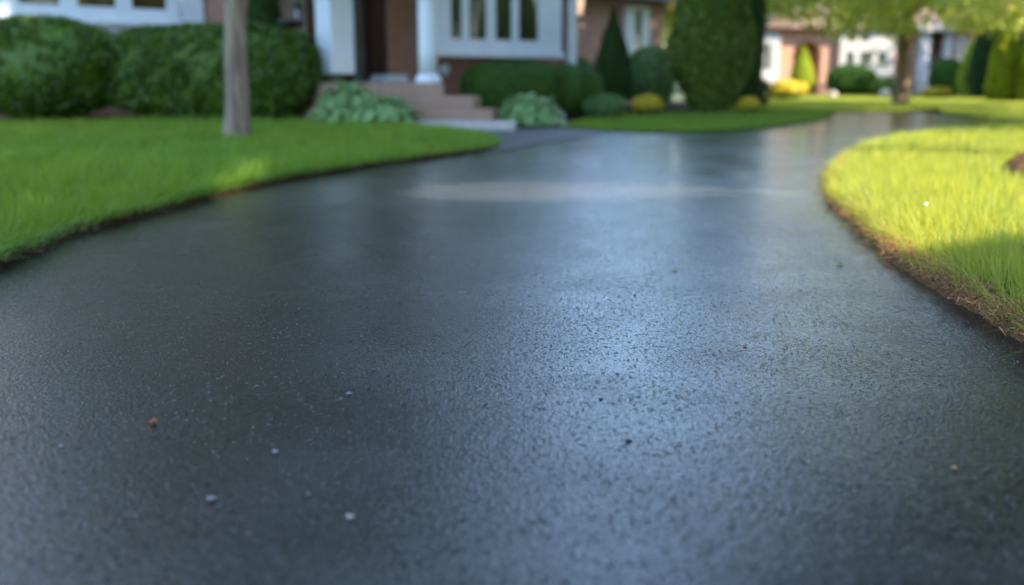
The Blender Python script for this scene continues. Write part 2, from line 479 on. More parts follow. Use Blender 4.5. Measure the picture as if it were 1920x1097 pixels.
def leaves(P, Nn, l, w, spread=0.9, axis=None, axis_k=0.0):
    """rhombic leaves at P facing roughly along Nn"""
    n = len(P)
    nn = unit(Nn + rand_unit(n) * spread)
    t = rand_unit(n)
    if axis is not None: t = unit(t * (1 - axis_k) + axis * axis_k)
    t = unit(t - nn * np.sum(t * nn, 1)[:, None]); b = np.cross(nn, t)
    s = rng.uniform(0.65, 1.3, n)[:, None]
    V = np.stack([P - t * l * s * .5, P + b * w * s * .5 + nn * w * .12, P + t * l * s * .5, P - b * w * s * .5 + nn * w * .12], 1).reshape(-1, 3)
    return V, np.arange(4 * n).reshape(n, 4)

def waves(P, freq, seed):
    r = np.random.default_rng(seed); s = 0
    for k in range(6):
        d = r.normal(size=3) * freq * (0.6 + 0.35 * k); s = s + np.sin(P @ d + r.uniform(0, 6.28)) / (1 + 0.35 * k)
    return s / 3.0

def shell(n, half, e, lump, freq, seed, depth=0.10, zmin=0.02, clump=0.0):
    """points in the outer layer of a rounded box (superellipsoid) standing on z = 0, with their outward normals"""
    hx, hy, hz = half
    d = rand_unit(n * 2)
    q = (np.abs(d) ** e).sum(1) ** (-1 / e)
    u = d * q[:, None]
    P = u * np.array(half)
    nn = unit(np.sign(u) * np.abs(u) ** (e - 1) / np.array(half))
    k = 1 + lump * waves(P, freq, seed) - np.abs(rng.normal(size=len(P))) * depth / max(half)
    c = waves(P, 6.5, seed + 50)
    k = k + clump * c * 0.6 / max(half)
    P = P * k[:, None]; P[:, 2] += hz
    ok = (P[:, 2] > zmin) & ((c > -0.25) | (rng.uniform(size=len(P)) < (0.25 if clump else 1)))
    P, nn = P[ok][:n], nn[ok][:n]
    return P, nn

def core_mesh(half, e, lump, freq, seed, s=0.88, nu=28, nv=18):
    th = np.linspace(0, 2 * np.pi, nu, endpoint=False); ph = np.linspace(-np.pi / 2, np.pi / 2, nv)
    T, Pp = np.meshgrid(th, ph)
    d = np.stack([np.cos(Pp) * np.cos(T), np.cos(Pp) * np.sin(T), np.sin(Pp)], -1).reshape(-1, 3)
    q = (np.abs(d) ** e).sum(1) ** (-1 / e)
    P = d * q[:, None] * np.array(half)
    P = P * (s * (1 + lump * waves(P, freq, seed)))[:, None]
    P[:, 2] = np.maximum(P[:, 2] + half[2], 0.01)
    i = np.arange(nu * nv).reshape(nv, nu)
    Q = np.stack([i[:-1], np.roll(i, -1, 1)[:-1], np.roll(i, -1, 1)[1:], i[1:]], -1).reshape(-1, 4)
    return P, Q

def join(parts):
    V, Q, o = [], [], 0
    for v, q in parts:
        V.append(v); Q.append(q + o); o += len(v)
    return np.concatenate(V), np.concatenate(Q)

def shrub(name, x, y, half, m, n, leaf, label, cat, e=2.6, lump=0.05, freq=2.2, seed=1, rz=0.0, spread=0.9, depth=0.10, group=None, z=0.02, clump=0.0):
    P, nn = shell(n, half, e, lump, freq, seed, depth, clump=clump)
    V, Q = join([core_mesh(half, e, lump, freq, seed), leaves(P, nn, leaf, leaf * 0.6, spread)])
    o = link(name, npmesh(name, V, Q), m, None, (x, y, z)); o.rotation_euler = (0, 0, rz)
    return tag(o, label, cat, group)

def cone_tree(name, x, y, prof, h, rmax, m, n, leaf, label, cat, seed=1, lump=0.08, trunk=True, group=None, z=0.0, layers=0.0):
    """clipped evergreen: PROF lists radius fractions from foot to tip"""
    root = empty(name, (x, y, z)); tag(root, label, cat, group)
    t = rng.uniform(0, 1, n) ** 0.9
    pz = np.linspace(0, 1, len(prof))
    a = rng.uniform(0, 2 * np.pi, n)
    rr = np.interp(t, pz, prof) * rmax
    P = np.stack([np.cos(a) * rr, np.sin(a) * rr, 0.10 + t * (h - 0.1)], 1)
    k = 1 + lump * waves(P * np.array([1, 1, 0.6]), 3.0 / max(rmax, .3), seed) - np.abs(rng.normal(size=n)) * 0.07
    if layers: k += layers * np.sin(P[:, 2] * 9 + 1.5 * np.sin(a * 3 + seed))
    P[:, 0] *= k; P[:, 1] *= k
    nn = unit(np.stack([np.cos(a), np.sin(a), np.full(n, 0.25)], 1))
    up = np.tile(np.array([0, 0, 1.0]), (n, 1))
    nu, nv = 20, 24
    tt = np.linspace(0, 1, nv); th = np.linspace(0, 2 * np.pi, nu, endpoint=False)
    cr = np.interp(tt, pz, prof) * rmax * 0.86
    CV = np.stack([np.outer(cr, np.cos(th)), np.outer(cr, np.sin(th)), np.outer(0.12 + tt * (h - 0.2), np.ones(nu))], -1).reshape(-1, 3)
    i = np.arange(nu * nv).reshape(nv, nu)
    CQ = np.stack([i[:-1], np.roll(i, -1, 1)[:-1], np.roll(i, -1, 1)[1:], i[1:]], -1).reshape(-1, 4)
    V, Q = join([(CV, CQ), leaves(P, nn, leaf, leaf * 0.5, 0.8, up, 0.5)])
    link('crown', npmesh('crown', V, Q), m, root)
    if trunk:
        MB().tube([(0, 0, -0.02), (0, 0, 0.15), (0, 0, 0.4)], [rmax * .2, rmax * .16, rmax * .14], 9, .05).build('trunk', M['bark'], root)
    return root

def crown_points(n, blobs, fill=0.55):
    """points through a crown made of several leaf clumps: (cx, cy, cz, rx, ry, rz)"""
    B = np.array(blobs); vol = B[:, 3] * B[:, 4] * B[:, 5]
    pick = rng.choice(len(B), n, p=vol / vol.sum())
    d = rand_unit(n); r = rng.uniform(0, 1, n) ** fill
    k = 1 + 0.25 * waves(d * 2.0, 1.6, int(n) % 97)
    P = B[pick, :3] + d * (r * k)[:, None] * B[pick, 3:6]
    return P, unit(d + np.array([0, 0, 0.35]))

def blobset(n, rx, rz, cz, rb, seed, flat=0.7):
    r = np.random.default_rng(seed); out = []
    for i in range(n):
        a = i * 2.399 + r.uniform(-.4, .4); q = math.sqrt((i + 0.5) / n)
        zz = cz + rz * r.uniform(-1, 1) * math.sqrt(max(0.05, 1 - q * q * 0.8))
        s = rb * r.uniform(0.75, 1.25)
        out.append((rx * q * math.cos(a), rx * q * math.sin(a), zz, s, s, s * flat))
    return out

def tree(name, x, y, trunk_pts, trunk_r, blobs, m, n, leaf, label, cat, bark, group=None, limbs=True, fill=0.45, cull=None, z=0.0, spread=1.2):
    root = empty(name, (x, y, z)); tag(root, label, cat, group)
    mb = MB().tube(trunk_pts, trunk_r, 14, 0.03)
    top = Vector(trunk_pts[-1])
    if limbs:
        for b in blobs:
            c = Vector(b[:3]); st = Vector(trunk_pts[-2]).lerp(top, 0.5) if c.z > top.z else Vector(trunk_pts[-2])
            mid = st.lerp(c, 0.5) + Vector((0, 0, 0.25))
            if cull is not None:
                tt = np.linspace(0, 1, 12)[:, None]
                L_ = np.array(st) * (1 - tt) + np.array(c) * tt + np.array([x, y, z])
                if not cull(L_).all(): continue
            r0 = trunk_r[-1] * 0.55
            mb.tube([st, mid, c], [r0, r0 * .6, r0 * .2], 6)
    mb.build('trunk', bark, root)
    P, nn = crown_points(n, blobs, fill)
    if cull is not None:
        keep = cull(P + np.array([x, y, z])); P, nn = P[keep], nn[keep]
    V, Q = leaves(P, nn, leaf, leaf * 0.6, spread)
    link('crown', npmesh('crown', V, Q), m, root)
    return root

def blades(P, z0, h, w, lean_dir, lean):
    """curved grass blades: 8 vertices, 3 quads each"""
    n = len(P)
    az = rng.uniform(0, 2 * np.pi, n)
    wv = np.stack([np.cos(az), np.sin(az)], 1)
    V = np.zeros((n, 4, 2, 3))
    for k, t in enumerate((0.0, 0.4, 0.75, 1.0)):
        up = h * (t - 0.50 * np.minimum(lean, 1.85) * t * t); out = h * lean * t ** 1.6
        ww = w * (1 - t ** 1.6) * 0.5 + 0.0002
        for s in (0, 1):
            sg = 1 if s else -1
            V[:, k, s, 0] = P[:, 0] + lean_dir[:, 0] * out + wv[:, 0] * ww * sg
            V[:, k, s, 1] = P[:, 1] + lean_dir[:, 1] * out + wv[:, 1] * ww * sg
            V[:, k, s, 2] = np.maximum(z0 + up, 0.010)
    b = (np.arange(n) * 8)[:, None, None]
    q = np.array([[0, 1, 3, 2], [2, 3, 5, 4], [4, 5, 7, 6]])[None]
    return V.reshape(-1, 3), (b + q).reshape(-1, 4)

def lawn_grass(name, poly, z, m, label, rho0, d0, hmean, ylim, xlim, wmul=1.0, seed=3, edge_lean=0.0, hole=None, tuft=0.22):
    poly = np.array(poly)
    r = np.random.default_rng(seed)
    x0, x1 = xlim; y0, y1 = ylim
    P = []
    for ya in np.arange(y0, y1, 1.0):
        yb = min(ya + 1.0, y1)
        rho = rho0 * min(1.0, (d0 / max(ya, 0.5)) ** 1.35)
        xa, xb = max(x0, -0.56 * yb - 1.6), min(x1, 0.56 * yb + 1.6)
        if xb <= xa: continue
        n = int(rho * (xb - xa) * (yb - ya))
        P.append(np.stack([r.uniform(xa, xb, n), r.uniform(ya, yb, n)], 1))
    P = np.concatenate(P); P = P[inside(P, poly)]
    if hole is not None: P = P[~inside(P, hole)]
    # nearest border point
    near = np.zeros(len(P)); od = np.zeros((len(P), 2))
    for i in range(0, len(P), 20000):
        q = P[i:i + 20000]; D = ((q[:, None, :] - poly[None]) ** 2).sum(2); j = D.argmin(1)
        near[i:i + 20000] = np.sqrt(D[np.arange(len(q)), j]); od[i:i + 20000] = poly[j] - q
    r_ = r.uniform(-.01, .045, len(P)); mv = near < .09
    od /= np.linalg.norm(od, axis=1)[:, None] + 1e-6
    P = P + od * (mv * r_)[:, None]
    dist = np.hypot(P[:, 0], P[:, 1])
    a = r.uniform(0, 2 * np.pi, len(P)); rd = np.stack([np.cos(a), np.sin(a)], 1)
    # tufts: neighbours lean alike
    cell = np.floor(P / 0.09).astype(int); hsh = ((cell[:, 0] * 73856093) ^ (cell[:, 1] * 19349663)) % 1000 / 1000.0 * 6.283
    td = np.stack([np.cos(hsh), np.sin(hsh)], 1)
    e = np.exp(-near / 0.10)[:, None]
    ld = unit(rd * 0.8 + td * 0.6 + od * e * 2.2)
    lean = np.abs(r.normal(0.28, 0.22, len(P))) + np.exp(-near / 0.07) * edge_lean * r.uniform(0.1, 1.9, len(P))
    P3 = np.concatenate([P, np.zeros((len(P), 1))], 1)
    h = hmean * r.uniform(0.55, 1.25, len(P)) * (1 + tuft * waves(P3, 1.6, seed) + tuft * waves(P3, 9.0, seed + 1)) * (1 - 0.10 * e[:, 0])
    w = 0.0036 * wmul * np.maximum(1.0, (dist / 4.0)) ** 0.7 * r.uniform(0.7, 1.3, len(P))
    V, Q = blades(P, z - 0.005, h, w, ld, lean)
    return tag(link(name, npmesh(name, V, Q), m), label, 'grass', None, 'stuff')

# ------------------------------------------------------------------ world and light
world = bpy.data.worlds.new('World'); scene.world = world; world.use_nodes = True
wn = world.node_tree
bg = wn.nodes.get('Background') or wn.nodes.new('ShaderNodeBackground')
sky = wn.nodes.new('ShaderNodeTexSky'); sky.sky_type = 'NISHITA'; sky.sun_disc = False
el = math.asin(S[2]); az = math.atan2(S[0], S[1])
sky.sun_elevation = el; sky.sun_rotation = az
sky.air_density = 1.0; sky.dust_density = 0.4; sky.ozone_density = 3.0
# bright blue band added to the lower sky to lift the asphalt sheen
wg = wn.nodes.new('ShaderNodeTexCoord').outputs['Generated']
wsx = wn.nodes.new('ShaderNodeSeparateXYZ'); wn.links.new(wg, wsx.inputs[0])
def wmap(src, a, b_, c_, d_):
    n = wn.nodes.new('ShaderNodeMapRange'); n.interpolation_type = 'SMOOTHSTEP'
    for k_, v_ in zip(('From Min', 'From Max', 'To Min', 'To Max'), (a, b_, c_, d_)): n.inputs[k_].default_value = v_
    wn.links.new(src, n.inputs['Value']); return n.outputs[0]
def wmul(a, b_):
    n = wn.nodes.new('ShaderNodeMath'); n.operation = 'MULTIPLY'; wn.links.new(a, n.inputs[0]); wn.links.new(b_, n.inputs[1]); return n.outputs[0]
cn = noise(wn, 2.6, 5, wg, 0.4)
cmask = wmul(wmul(wmap(wsx.outputs[2], 0.02, 0.12, 0, 1), wmap(wsx.outputs[2], 0.45, 0.75, 1, 0.1)), wmap(cn, 0.30, 0.62, 0.15, 1.0))
wn.links.new(mixcol(wn, cmask, sky.outputs[0], (3.8, 5.7, 8.7)), bg.inputs['Color']); bg.inputs['Strength'].default_value = 0.15
sun_d = bpy.data.lights.new('sun', 'SUN'); sun_d.energy = 5.0; sun_d.angle = R(0.55); sun_d.color = (1.0, 0.88, 0.70)
sun = bpy.data.objects.new('sun', sun_d); C.objects.link(sun)
sun.rotation_euler = Vector(S).to_track_quat('Z', 'Y').to_euler()
sun.location = (20, -12, 30)
scene.view_settings.view_transform = 'Standard'; scene.view_settings.look = 'None'
scene.view_settings.gamma = 1.0; scene.view_settings.exposure = 1.85
scene.render.engine = 'CYCLES'
scene.cycles.use_denoising = True
scene.cycles.max_bounces = 8
scene.cycles.transparent_max_bounces = 8
scene.cycles.sample_clamp_indirect = 6.0

# ------------------------------------------------------------------ ground, drive, lawns
sheet('ground', [(-1500, -1500), (1500, -1500), (1500, 1500), (-1500, 1500)], -0.03, M['ground'], label='open grassy ground reaching away behind the houses', cat='ground')
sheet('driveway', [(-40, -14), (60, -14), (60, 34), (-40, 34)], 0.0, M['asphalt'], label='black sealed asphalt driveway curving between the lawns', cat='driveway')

# left lawn
left_edge = [(-3.4, -9), (-2.9, -5), (-2.45, -1.5), (-2.2, 1.2)] + [G(*p) for p in ((-90, 532), (0, 496), (70, 473), (150, 440), (300, 397), (400, 371), (500, 347), (600, 329), (700, 312), (800, 299), (890, 287), (922, 281))]
def wobble(L, amp):
    k = np.ones(7) / 7; n = len(L)
    j = np.stack([np.convolve(rng.normal(size=n + 6), k, 'valid') for _ in range(2)], 1) * amp
    return L + j
le = wobble(catmull(left_edge, 0.06), 0.028)
tip = catmull([G(922, 281), G(931, 275), G(931, 269), G(920, 263), G(890, 256), G(850, 250), G(790, 245)], 0.06)
back = catmull([G(790, 245), G(700, 240), G(600, 234), G(400, 229), G(200, 232), G(0, 235), G(-250, 237)], 0.2)
left_poly = np.concatenate([le, tip[1:], back[1:], np.array([(-30, 17), (-30, -9)])])
slab_sheet('lawn', left_poly, 0.022, M['lawn'], 'shaded green lawn on the left of the driveway, beneath the clipped hedge', 'lawn')
edge_strip('soil', le, 0.032, 0.045, M['bed'], 'thin dark soil rim along the left lawn beside the asphalt', 1)
edge_strip('soil', tip, 0.03, 0.04, M['bed'], 'dark soil rim round the tip of the left lawn by the walkway', 1)

# right lawn
right_edge = [(1.9, -9), (1.75, -5), (1.6, -2), (1.46, 0.6), (1.38, 1.7)] + [G(*p) for p in ((1945, 640), (1882, 602), (1800, 556), (1720, 508), (1658, 462), (1601, 412), (1567, 374), (1556, 350), (1562, 327), (1590, 298), (1640, 275), (1720, 258), (1820, 247), (1930, 238), (2100, 232))]
re_ = wobble(catmull(right_edge, 0.06), 0.028)
right_poly = np.concatenate([re_, np.array([(40, 15.5), (40, -9)])])
slab_sheet('lawn', right_poly, 0.022, M['lawn'], 'sunlit yellow-green lawn bulging into the driveway on the right', 'lawn')
edge_strip('soil', re_, 0.045, 0.040, M['soil'], 'brown soil bank along the sunlit right lawn beside the asphalt', -1)

# island lawn under the big conifer
isl = catmull([G(*p) for p in ((1056, 239), (1080, 243), (1130, 246), (1200, 249), (1290, 250), (1370, 247), (1440, 240), (1510, 230), (1555, 221), (1560, 216), (1530, 212.5), (1480, 210.5), (1430, 209), (1380, 210), (1280, 213), (1180, 216), (1100, 226))], 0.1, True)
slab_sheet('lawn', isl, 0.022, M['lawn'], 'shaded strip of lawn at the foot of the big olive conifer', 'lawn')
# far lawn
fl = catmull([G(*p) for p in ((1290, 204), (1380, 206), (1440, 207), (1500, 209), (1560, 210.5), (1640, 210), (1700, 209.5), (1740, 207), (1757, 204.5), (1764, 208), (1772, 213.5), (1800, 217), (1840, 221), (1930, 229), (2150, 243), (2500, 262))], 0.15)
far_poly = np.concatenate([fl, np.array([(60, 14), (60, 47.5), (8, 47.5)])])
slab_sheet('lawn', far_poly, 0.022, M['lawn'], 'sunlit far lawn in front of the distant house', 'lawn')

# planting beds and walkway
bed = [(-30, 16.5)] + [tuple(p) for p in back[::-1]] + [G(*p) for p in ((800, 243), (960, 239), (1050, 239), (1090, 236), (1200, 228), (1350, 222), (1440, 214), (1432, 200))] + [(9, 34), (-30, 34)]
sheet('bed', bed, 0.012, M['bed'], label='dark mulch bed between the lawns and the brick house', cat='planting bed')
sheet('walkway', [G(*p) for p in ((850, 292), (925, 287), (1010, 270), (1140, 249), (1120, 240), (1040, 233), (940, 233), (760, 233), (760, 260))], 0.006, M['walk'], label='grey brown walkway leading from the driveway to the porch steps', cat='walkway')
mb_ = catmull([G(*p) for p in ((1868, 340), (1878, 328), (1905, 321), (1970, 317), (2060, 322), (2080, 340), (2050, 356), (1955, 362), (1892, 354))], 0.08, True)
mc = mb_.mean(0); nb = len(mb_); Vb = []
for sc_, zz in ((1.0, .03), (.93, .09), (.8, .14), (.6, .175), (.35, .195), (.02, .20)):
    jit = rng.normal(size=nb) * .012
    Vb.append(np.concatenate([mc + (mb_ - mc) * sc_, (zz + jit)[:, None]], 1))
Vb = np.concatenate(Vb); ib = np.arange(6 * nb).reshape(6, nb)
Qb = np.stack([ib[:-1], np.roll(ib, -1, 1)[:-1], np.roll(ib, -1, 1)[1:], ib[1:]], -1).reshape(-1, 4)
tag(link('bed', npmesh('bed', Vb, Qb, True), M['soil']), 'low bare mulch mound in the sunlit right lawn at the right border', 'planting bed', None, 'structure')
sheet('bed', [(8.5, 44.5), (26, 44.5), (26, 49.5), (8.5, 49.5)], 0.045, M['soil'], label='tan mulch bed along the front of the distant house', cat='planting bed')

# grass on the lawns
def mulch_clear(poly, hole):
    return poly
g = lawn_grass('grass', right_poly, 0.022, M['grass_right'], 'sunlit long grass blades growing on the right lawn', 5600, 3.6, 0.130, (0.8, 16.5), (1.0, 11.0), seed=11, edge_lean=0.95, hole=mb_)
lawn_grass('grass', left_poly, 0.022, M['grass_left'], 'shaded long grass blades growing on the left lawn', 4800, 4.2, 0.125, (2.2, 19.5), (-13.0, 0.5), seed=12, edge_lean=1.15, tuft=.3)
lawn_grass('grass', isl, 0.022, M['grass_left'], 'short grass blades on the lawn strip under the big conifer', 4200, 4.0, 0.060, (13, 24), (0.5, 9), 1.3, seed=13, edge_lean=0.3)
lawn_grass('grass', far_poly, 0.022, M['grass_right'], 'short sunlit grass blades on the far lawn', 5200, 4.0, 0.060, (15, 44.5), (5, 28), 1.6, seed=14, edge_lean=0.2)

# ragged blades that arch out over the rims
def fringe(line, side, n, ymax, hl, m, label):
    L = line[(line[:, 1] > 1.0) & (line[:, 1] < ymax)]
    T = np.gradient(L, axis=0); T /= np.linalg.norm(T, axis=1)[:, None]
    Od = np.stack([T[:, 1], -T[:, 0]], 1) * side
    wgt = (3.0 / np.maximum(L[:, 1], 2.5)) ** 0.7 * np.clip(0.55 + waves(np.concatenate([L, L[:, :1] * 0], 1), 5.0, 77), 0.08, 2)
    j = rng.choice(len(L), n, p=wgt / wgt.sum())
    P = L[j] + Od[j] * rng.uniform(-.06, .015, n)[:, None] + rng.normal(size=(n, 2)) * .02
    ld = unit(Od[j] + rng.normal(size=(n, 2)) * .55)
    w = 0.0042 * np.maximum(1, P[:, 1] / 4.5) ** .6 * rng.uniform(.7, 1.3, n)
    V, Q = blades(P, 0.03, rng.uniform(*hl, n), w, ld, rng.uniform(.55, 1.75, n))
    tag(link('grass', npmesh('grass', V, Q), m), label, 'grass', None, 'stuff')
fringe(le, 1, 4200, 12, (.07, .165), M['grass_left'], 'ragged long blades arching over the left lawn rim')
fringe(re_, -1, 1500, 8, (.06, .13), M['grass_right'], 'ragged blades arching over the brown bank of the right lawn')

# bark chips and dry straw along the right bank
def bank_scatter(n, line, lo, hi, ymax, side):
    L = np.array(line); L = L[(L[:, 1] > 1.0) & (L[:, 1] < ymax)]
    T = np.gradient(L, axis=0); T /= np.linalg.norm(T, axis=1)[:, None]
    O = np.stack([T[:, 1], -T[:, 0]], 1) * side
    wgt = (3.0 / np.maximum(L[:, 1], 2.0)) ** 1.2; j = rng.choice(len(L), n, p=wgt / wgt.sum())
    off = rng.uniform(lo, hi, n)
    P = L[j] + O[j] * off[:, None] + rng.normal(size=(n, 2)) * 0.02
    return P, off, T[j]
def chips_mesh(P, z, lmin, lmax, asp):
    n = len(P); l = rng.uniform(lmin, lmax, n); a = rng.uniform(0, 6.28, n); tl = rng.normal(0, 0.45, n)
    d = np.stack([np.cos(a) * np.cos(tl), np.sin(a) * np.cos(tl), np.sin(tl)], 1)
    s = unit(np.cross(d, rand_unit(n))); u = np.cross(d, s)
    c = np.stack([P[:, 0], P[:, 1], z], 1)
    V = []
    for i, j, k in ((-1, -1, -1), (1, -1, -1), (1, 1, -1), (-1, 1, -1), (-1, -1, 1), (1, -1, 1), (1, 1, 1), (-1, 1, 1)):
        V.append(c + d * (l * i * .5)[:, None] + s * (l * asp * j * .5)[:, None] + u * (l * asp * .4 * k * .5)[:, None])
    V = np.stack(V, 1).reshape(-1, 3)
    f = np.array([[3, 2, 1, 0], [4, 5, 6, 7], [0, 1, 5, 4], [1, 2, 6, 5], [2, 3, 7, 6], [3, 0, 4, 7]])[None]
    return V, ((np.arange(n) * 8)[:, None, None] + f).reshape(-1, 4)
P, off, _t = bank_scatter(8000, re_, -0.04, 0.045, 10, -1)
V, Q = chips_mesh(P, np.maximum(0.004, 0.05 * (1 - (np.maximum(off, 0) / .065) ** 1.5)) + rng.uniform(-.004, .006, len(P)), 0.006, 0.034, 0.14)
tag(link('mulch', npmesh('mulch', V, Q), M['chips']), 'reddish brown bark chips strewn along the right lawn bank', 'mulch', None, 'stuff')
P, off, _t = bank_scatter(1800, re_, -0.04, 0.065, 8, -1)
a = rng.uniform(0, 6.28, len(P)); ld = np.stack([np.cos(a), np.sin(a)], 1)
V, Q = blades(P, 0.02 + 0.03 * (off < 0.05), rng.uniform(0.04, 0.10, len(P)), rng.uniform(0.0012, 0.0026, len(P)), ld, rng.uniform(0.9, 2.0, len(P)))
V[:, 2] = np.maximum(V[:, 2], 0.006)
tag(link('dry_grass', npmesh('dry_grass', V, Q), M['straw']), 'dry straw coloured grass stems lying on the right lawn bank', 'dry grass', None, 'stuff')
P, off, _t = bank_scatter(1500, le, -0.02, 0.036, 9, 1)
V, Q = chips_mesh(P, np.maximum(0.004, 0.04 * (1 - np.maximum(off, 0) / .08)), 0.008, 0.028, 0.2)
tag(link('mulch', npmesh('mulch', V, Q), M['chips_dark']), 'dark bark crumbs along the left lawn rim', 'mulch', None, 'stuff')

# loose grit on the asphalt
def grit(n, size, m, label, x, y):
    P = np.stack([rng.uniform(*x, n), rng.uniform(*y, n) , np.zeros(n)], 1)
    s = rng.uniform(0.5, 1.4, n)[:, None] * size
    b = np.array([[0, 0, 1.0], [.94, 0, -.33], [-.47, .81, -.33], [-.47, -.81, -.33]])
    a = rng.uniform(0, 6.28, n); ca, sa = np.cos(a), np.sin(a)
    V = np.zeros((n, 4, 3))
    for k in range(4):
        st = rng.uniform(0.6, 1.5, (n, 2))
        V[:, k, 0] = P[:, 0] + s[:, 0] * (b[k, 0] * ca - b[k, 1] * sa) * st[:, 0]
        V[:, k, 1] = P[:, 1] + s[:, 0] * (b[k, 0] * sa + b[k, 1] * ca) * st[:, 1]
        V[:, k, 2] = s[:, 0] * (b[k, 2] + 0.33) * 0.6
    Q = ((np.arange(n) * 4)[:, None, None] + np.array([[0, 1, 2], [0, 2, 3], [0, 3, 1]])[None]).reshape(-1, 3)
    tag(link('grit', npmesh('grit', V.reshape(-1, 3), Q), m), label, 'grit', None, 'stuff')
grit(8000, 0.0022, M['grit'], 'dark loose grit scattered over the near asphalt', (-2.0, 1.5), (1.2, 5.0))
grit(5200, 0.0010, M['grit_glint'], 'pale grit specks imitating sky glints scattered over the near asphalt', (-2.0, 1.4), (1.2, 5.0))

# ------------------------------------------------------------------ scraps on the asphalt (each a thing)
def scrap(px, py, w, m, label, curl=0.5, name='leaf_scrap', cat='leaf', group='scraps lying on the asphalt'):
    x, y = G(px, py); n = 7
    V = []
    ph = rng.uniform(0, 6.28)
    for i in range(n):
        t = i / (n - 1) - .5
        hw = w * .38 * math.cos(t * 2.6) * (1 + .25 * rng.normal()) + w * .04
        for s in (-1, 0, 1):
            zz = w * curl * (t * t * 1.6 + 0.35 * abs(s)) + w * .10 * rng.uniform(0, 1)
            V.append((t * w * math.cos(ph) - s * hw * math.sin(ph), t * w * math.sin(ph) + s * hw * math.cos(ph), 0.002 + zz))
    V = np.array(V); ix = np.arange(n * 3).reshape(n, 3)
    Q = np.stack([ix[:-1, :-1], ix[1:, :-1], ix[1:, 1:], ix[:-1, 1:]], -1).reshape(-1, 4)
    o = link(name, npmesh(name, V, Q, True), m, None, (x, y, 0.0))
    so = o.modifiers.new('thickness', 'SOLIDIFY'); so.thickness = 0.0012
    return tag(o, label, cat, group)
def pebble(px, py, r, m, label):
    x, y = G(px, py)
    bm = bmesh.new(); bmesh.ops.create_icosphere(bm, subdivisions=2, radius=r)
    sc = rng.uniform(0.7, 1.25, 3)
    for v in bm.verts:
        k = 1 + 0.22 * rng.normal()
        v.co = Vector((v.co.x * sc[0] * k, v.co.y * sc[1] * k, v.co.z * 0.6 * k))
    zmin = min(v.co.z for v in bm.verts)
    for v in bm.verts: v.co.z -= zmin + r * 0.05
    me = bpy.data.meshes.new('pebble'); bm.to_mesh(me); bm.free()
    return tag(link('pebble', me, m, None, (x, y, 0)), label, 'pebble', 'pebbles lying on the asphalt')
scrap(287, 795, 0.020, M['leafscrap'], 'crumpled orange brown leaf scrap on the dark asphalt at left')
scrap(517, 849, 0.014, M['greystone'], 'bright whitish curled flake on the dark asphalt, lower left of centre', .3, 'pale_flake', 'flake')
scrap(398, 938, 0.017, M['greystone'], 'blurred bluish white flake lowest of the pale flakes on the asphalt', .25, 'pale_flake', 'flake')
scrap(655, 740, 0.013, M['greystone'], 'small white flake near the glittering patch of asphalt', .3, 'pale_flake', 'flake')
scrap(1575, 498, 0.026, M['tanscrap'], 'tan leaf scrap on the asphalt beside the sunlit right bank', .3)
scrap(1397, 650, 0.011, M['leafscrap'], 'tiny orange leaf crumb on the bluish shiny asphalt right of centre', .4)
scrap(1265, 508, 0.022, M['tanscrap'], 'flat greenish tan leaf scrap on the far shiny asphalt', .2)
pebble(1790, 879, 0.0045, M['tanscrap'], 'small tan pebble on the dark asphalt near the right border')
pebble(115, 838, 0.004, M['greystone'], 'round whitish pebble at the left border of the asphalt')
pebble(657, 972, 0.006, M['stone'], 'pinkish pale pebble low in the blurred near asphalt')
pebble(578, 928, 0.004, M['greystone'], 'pale grey pebble beside the blurred near asphalt patch')
pebble(910, 758, 0.0046, M['grit'], 'dark square pebble beside the bright sheen on the asphalt')
pebble(1190, 554, 0.0046, M['grit'], 'dark pebble standing out on the bright bluish asphalt')
pebble(1126, 749, 0.0039, M['grit'], 'dark pebble on the sheen just below centre')
pebble(1178, 828, 0.0052, M['grit'], 'largest dark pebble on the blurred bluish asphalt')
pebble(700, 695, 0.0052, M['grit'], 'black pebble in the darkest glittering patch of asphalt')

# white clover head in the sunny grass
cx, cy = G(1735, 395, 0.12)
clover = empty('clover_flower', (cx, cy, 0.03)); tag(clover, 'single white clover flower glinting in the sunlit right lawn', 'flower')
MB().tube([(0, 0, 0), (.004, 0, .06), (0, 0, .115)], [.0016, .0014, .0012], 6).build('stem', M['grass_right'], clover)
n = 70; d = rand_unit(n); V, Q = leaves(d * 0.007 + np.array([0, 0, .120]), d, .008, .004, .3)
link('flower_head', npmesh('flower_head', V, Q), M['petal'], clover)

# ------------------------------------------------------------------ the brick house
WHITE = 'white_bluecast'
TH = R(42)
e1 = np.array([math.cos(TH), math.sin(TH)]); e2 = np.array([-math.sin(TH), math.cos(TH)])
O = np.array([X(730, 20.2), 20.2])
def to_uv(x, y):
    d = np.array([x, y]) - O; return (float(d @ e1), float(d @ e2))
def U(px, v):
    """u on the plane v = const where the photo column px falls"""
    k = (px - W_ / 2) / F_ * cp
    b = O + e2 * v
    # b.x + u e1.x = k (b.y + u e1.y)   (depth differs by the camera height only slightly)
    return float((k * b[1] - b[0]) / (e1[0] - k * e1[1]))
def Dp(u, v):
    return float((O + e1 * u + e2 * v)[1])
house = empty('brick_house', (O[0], O[1], 0), TH)
tag(house, 'red brick house with white windows and a columned porch, left of the driveway', 'house')
V_L = 3.5
u_l = -2.15
EAVE = 3.5
wall_pts = [(-12, V_L), (u_l, V_L), (u_l, .8), (0, .8), (0, 0), (U(1078, 0), 0), (U(1078, 0), 11), (-12, 11)]
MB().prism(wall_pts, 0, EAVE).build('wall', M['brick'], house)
u_end = U(1078, 0)
